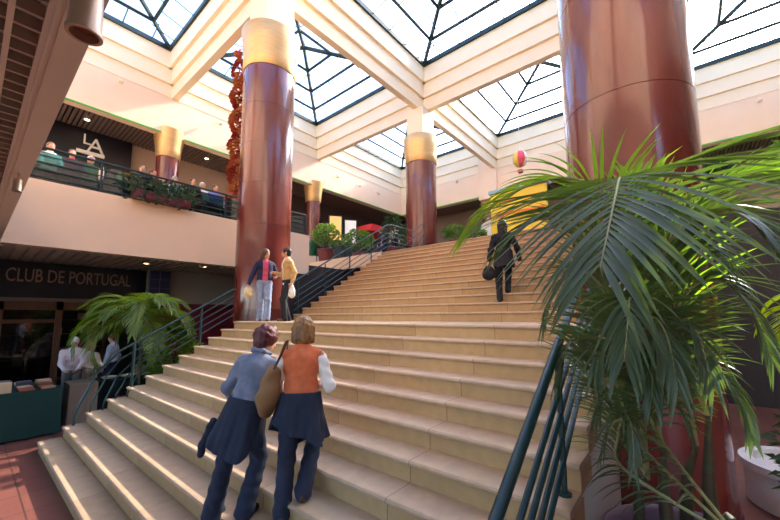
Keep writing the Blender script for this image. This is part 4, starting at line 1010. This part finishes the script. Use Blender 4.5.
for iy in range(4):
    for ix in range(6):
        x = -.28+ix*.275+rr.uniform(-.02, .02); y = 9.60+iy*.30+rr.uniform(-.02, .02); c = (ix*2+iy*3) % 5; h = rr.choice((.04, .07, .10, .17))
        o = MB().box(-.10, .10, -.12, .12, 0, h).build('ware_box', WARE[c], None, bevel=.006); o.location = (x, y, .8535); o.rotation_euler = (0, 0, rr.uniform(-.12, .12))
        tag(o, 'flat %s craft box on the green table, %s row, %s' % (names[c], ('front', 'second', 'third', 'back')[iy], ('at the left end', 'second from left', 'third from left', 'third from right', 'second from right', 'at the right end')[ix]), 'box', 'craft boxes on the green table')
for i in range(3):
    o = MB().lathe([(.12, 0), (.16, .03), (.17, .035), (.165, .04), (.11, .012), (.01, .012)], n=20).build('tray', WARE[2], None, smooth=True); o.location = (2.2+i*.33, 10.35, .8035)
    tag(o, 'white round tray on the dark draped table, '+('nearest the kraft draped table', 'middle of the three', 'nearest the small carton')[i], 'tray', 'trays on the dark table')
o = MB().box(-.12, .12, -.1, .1, 0, .22).build('carton', WARE[0]); o.location = (2.80, 10.6, .8035); tag(o, 'small brown carton at the back of the dark draped table', 'box')

# round white planter and flowers at the right
t = thing('round_planter', 'low round white planter at the bottom right corner beside the column foot', 'planter', (6.1, -1.0, 0))
WP = mat('white_terrazzo', (214, 204, 198), .6, var=.06, scale=30)
MB().lathe([(.50, 0), (.56, .02), (.56, .40), (.60, .42), (.60, .50), (.48, .50), (.46, .42), (.02, .42)], n=40).build('bowl', WP, t, smooth=True)
bush('flower_plant', 'small leafy plant with orange blooms beside the foot of the nearest column', 'plant', (4.9, -.80, 0), 1.15, .22, BUSHD, 21, 260, (.18, .32), mat('orange_pot', (200, 84, 40), .5), .12)
bush('flower_plant', 'mass of orange and red blooms at the right edge below the lime palm', 'plant', (6.9, -3.0, 0), 1.7, .5, mat('orange_petal', (226, 110, 40), .6, trans=.3, var=.5, scale=9, rgb2=(150, 40, 30)), 22, 380, (.3, .5), POTR, .14)
bush('potted_shrub', 'bushy plant with broad leaves at the upper right edge behind the palm fronds', 'plant', (14.0, -2.9, FZ), 1.7, .9, BUSHG, 23, 420, (.35, .5), POTR, .28)
bush('potted_shrub', 'second broad leaved plant on the upper floor, left of the column edge', 'plant', (13.9, -1.05, FZ), 1.3, .6, BUSHD, 24, 380, (.35, .5), POTR, .26)

# hanging garland behind the tall column, balloon, play stall
t = thing('hanging_garland', 'long red and gold festive garland hanging behind the tall landing column', 'decoration', (5.46, 11.35, FZ))
GR = [mat('garland_red', (176, 66, 48), .45, var=.3), mat('garland_gold', (214, 150, 84), .4, metal=.3), mat('garland_orange', (200, 104, 70), .5)]
MB().tube([(0, 0, .3), (0, 0, SKY-FZ)], .02, 6).build('cord', GR[1], t)
for q in range(3):
    V = []; F = []; rr = random.Random(30+q)
    for i in range(900):
        z = rr.uniform(.2, 6.3); a = z*5+rr.uniform(-.9, .9)+q*2.1; r_ = .33+.07*math.sin(z*7)
        p = Vector((r_*math.cos(a), r_*math.sin(a), z)); d = Vector((math.cos(a), math.sin(a), rr.uniform(-.8, .3))).normalized(); s_ = Vector((-math.sin(a), math.cos(a), .3)); L = rr.uniform(.09, .17); b0 = len(V)
        V += [p-d*.10, p+s_*L*.4, p+d*L*.6+Vector((0, 0, -.05)), p-s_*L*.4]; F.append((b0, b0+1, b0+2, b0+3))
    MB().add(V, F).build('tinsel', GR[q], t)
t = thing('balloon_decoration', 'small pink, white and yellow balloon shape hanging near the far wall', 'balloon', tuple(atX(520, 159, 17.0)))
CB = [mat('balloon_pink', (214, 70, 100), .4), mat('balloon_white', (240, 232, 220), .4), mat('balloon_yellow', (226, 200, 80), .4)]
for q in range(6):
    V = []; n_ = 10; F = []
    for j in range(n_+1):
        v_ = j/n_*PI
        for i in range(5):
            a = (q+i/4)*2*PI/6; r_ = .36*math.sin(v_)**.8 if 0 < j < n_ else .01; V.append((r_*math.cos(a), r_*math.sin(a), .42*math.cos(v_)))
    for j in range(n_):
        for i in range(4): F.append((j*5+i, j*5+i+1, (j+1)*5+i+1, (j+1)*5+i))
    MB().add(V, F).build('gore', CB[q % 3], t, smooth=True)
MB().tube([(0, 0, .4), (0, 0, 14.46-atX(520, 159, 17.0).z)], .008, 5).build('cord', WHITE, t)
MB().box(-.1, .1, -.1, .1, -.72, -.56).build('basket', CB[0], t)
t = thing('play_stall', 'tall yellow play stall with white round end and orange stripe at the stair head', 'stall', (13.9, 5.4, FZ))
YEL = mat('bright_yellow', (240, 204, 60), .5); ORG = mat('vivid_orange', (224, 120, 40), .5)
B('back_panel', YEL, (0, .12, -1.6, .75, .0, 2.35), parent=t, bevel=.04)
MB().prism([(.75, .0), (1.65, .0), (1.6, .45), (1.35, .95), (1.0, 1.2), (.75, 1.25)], -.02, .14, 'x').build('end_panel', WHITE, t)
MB().sphere((-.04, 1.12, .72), (.03, .12, .11), 14, 8).build('round_button', BLACKC, t, smooth=True)
MB().prism([(.35, .1), (.55, .15), (.30, 1.4), (.15, 1.35)], -.05, .0, 'x').build('stripe', ORG, t)
for zz in (1.35, 1.9): B('stripe', ORG, (-.04, 0, -1.5, .5, zz, zz+.09), parent=t)
B('roof_bar', mat('pale_blue', (150, 190, 210), .5), (-.1, .3, -1.7, .8, 2.35, 2.48), parent=t)
# cafe things on the gallery
t = thing('cafe_counter', 'dark cafe counter with goods standing behind the gallery rail below the LA sign', 'counter', (1.5, 12.4, FZ))
B('body', DARKWALL, (-1.5, 1.6, 0, .6, 0, 1.0), parent=t); B('worktop', STEEL, (-1.55, 1.65, -.04, .64, 1.0, 1.05), parent=t)
rr = random.Random(5)
CR = [('white', WHITEC), ('pink', PINKC), ('cream', CREAMB), ('pale green', mat('pale_green_ware', (170, 200, 170), .5)), ('red', WARE[3])]
for i in range(15):
    q = i % 5; x = .15+i*.195; hgt = rr.uniform(.14, .42)
    o = MB().lathe([(.05, 0), (.075, .02), (.07, hgt*.7), (.03, hgt*.85), (.03, hgt), (.01, hgt)], n=12).build('counter_jar', CR[q][1], None, smooth=True); o.location = (x, 12.5+rr.uniform(0, .25), FZ+1.052)
    tag(o, 'small %s jar on the cafe counter, %s' % (CR[q][0], ('in the left third of the row', 'in the middle of the row', 'in the right third of the row')[i//5]), 'jar', 'jars on the cafe counter')
GP2 = [((.95, 11.5), -80, WHITEC, HAIR_BLD, 'blond person in white at the far left of the gallery rail'), ((1.35, 11.6), -95, PINKC, HAIR_BRN, 'person in bright pink behind the gallery rail below the LA sign'), ((1.72, 11.7), -90, CREAMB, HAIR_WHT, 'white haired person in cream behind the gallery rail')]
for (x, y), a, tc, hc, lb in GP2:
    person(lb, (x, y, FZ), RD(a), 1.64, pelz=.57, footL=(.42, .10, 0), footR=(.44, -.10, 0), top=tc, bottom=BLACKC, hair=hc, shoe=BLACKC, res=.024, detail=False, handL=(.35, .12, .68), handR=(.35, -.12, .68))
    copy_thing(ch0, (x, y, FZ), RD(a))['label'] = 'small cafe chair under the seated '+lb.split(' behind')[0].split(' at the')[0]
# red awning and kiosks on the far left gallery
t = thing('market_parasol', 'low bright red awning stall in the dark far left gallery', 'stall', (16.4, 15.4, FZ))
RED = mat('bright_red_cloth', (206, 34, 34), .6)
MB().prism([(-1.3, 2.4), (1.3, 2.4), (1.0, 2.85), (-1.0, 2.85)], -.8, .8, 'y').build('canopy', RED, t)
for sx in (-1.15, 1.15):
    for sy in (-.7, .7): B('post', STEEL, (sx-.03, sx+.03, sy-.03, sy+.03, 0, 2.42), parent=t)
B('counter', DARKWALL, (-1.1, 1.1, -.6, .6, 0, 1.0), parent=t)
for x, lb, m_ in ((13.3, 'orange lit tall kiosk panel in the far left gallery, left of the white one', mat('amber_panel', (230, 170, 100), .5, emit=(230, 160, 90), estr=.5)), (14.5, 'white lit poster panel in the far left gallery beside the red awning', mat('lit_poster', (240, 232, 225), .5, emit=(240, 230, 225), estr=.2))):
    t = thing('poster_panel', lb, 'display panel', (x, 15.6, FZ), RD(-35)); B('frame', STEEL, (-.4, .4, 0, .12, 0, 3.1), parent=t); B('face', m_, (-.34, .34, -.012, 0, 1.6, 3.02), parent=t)
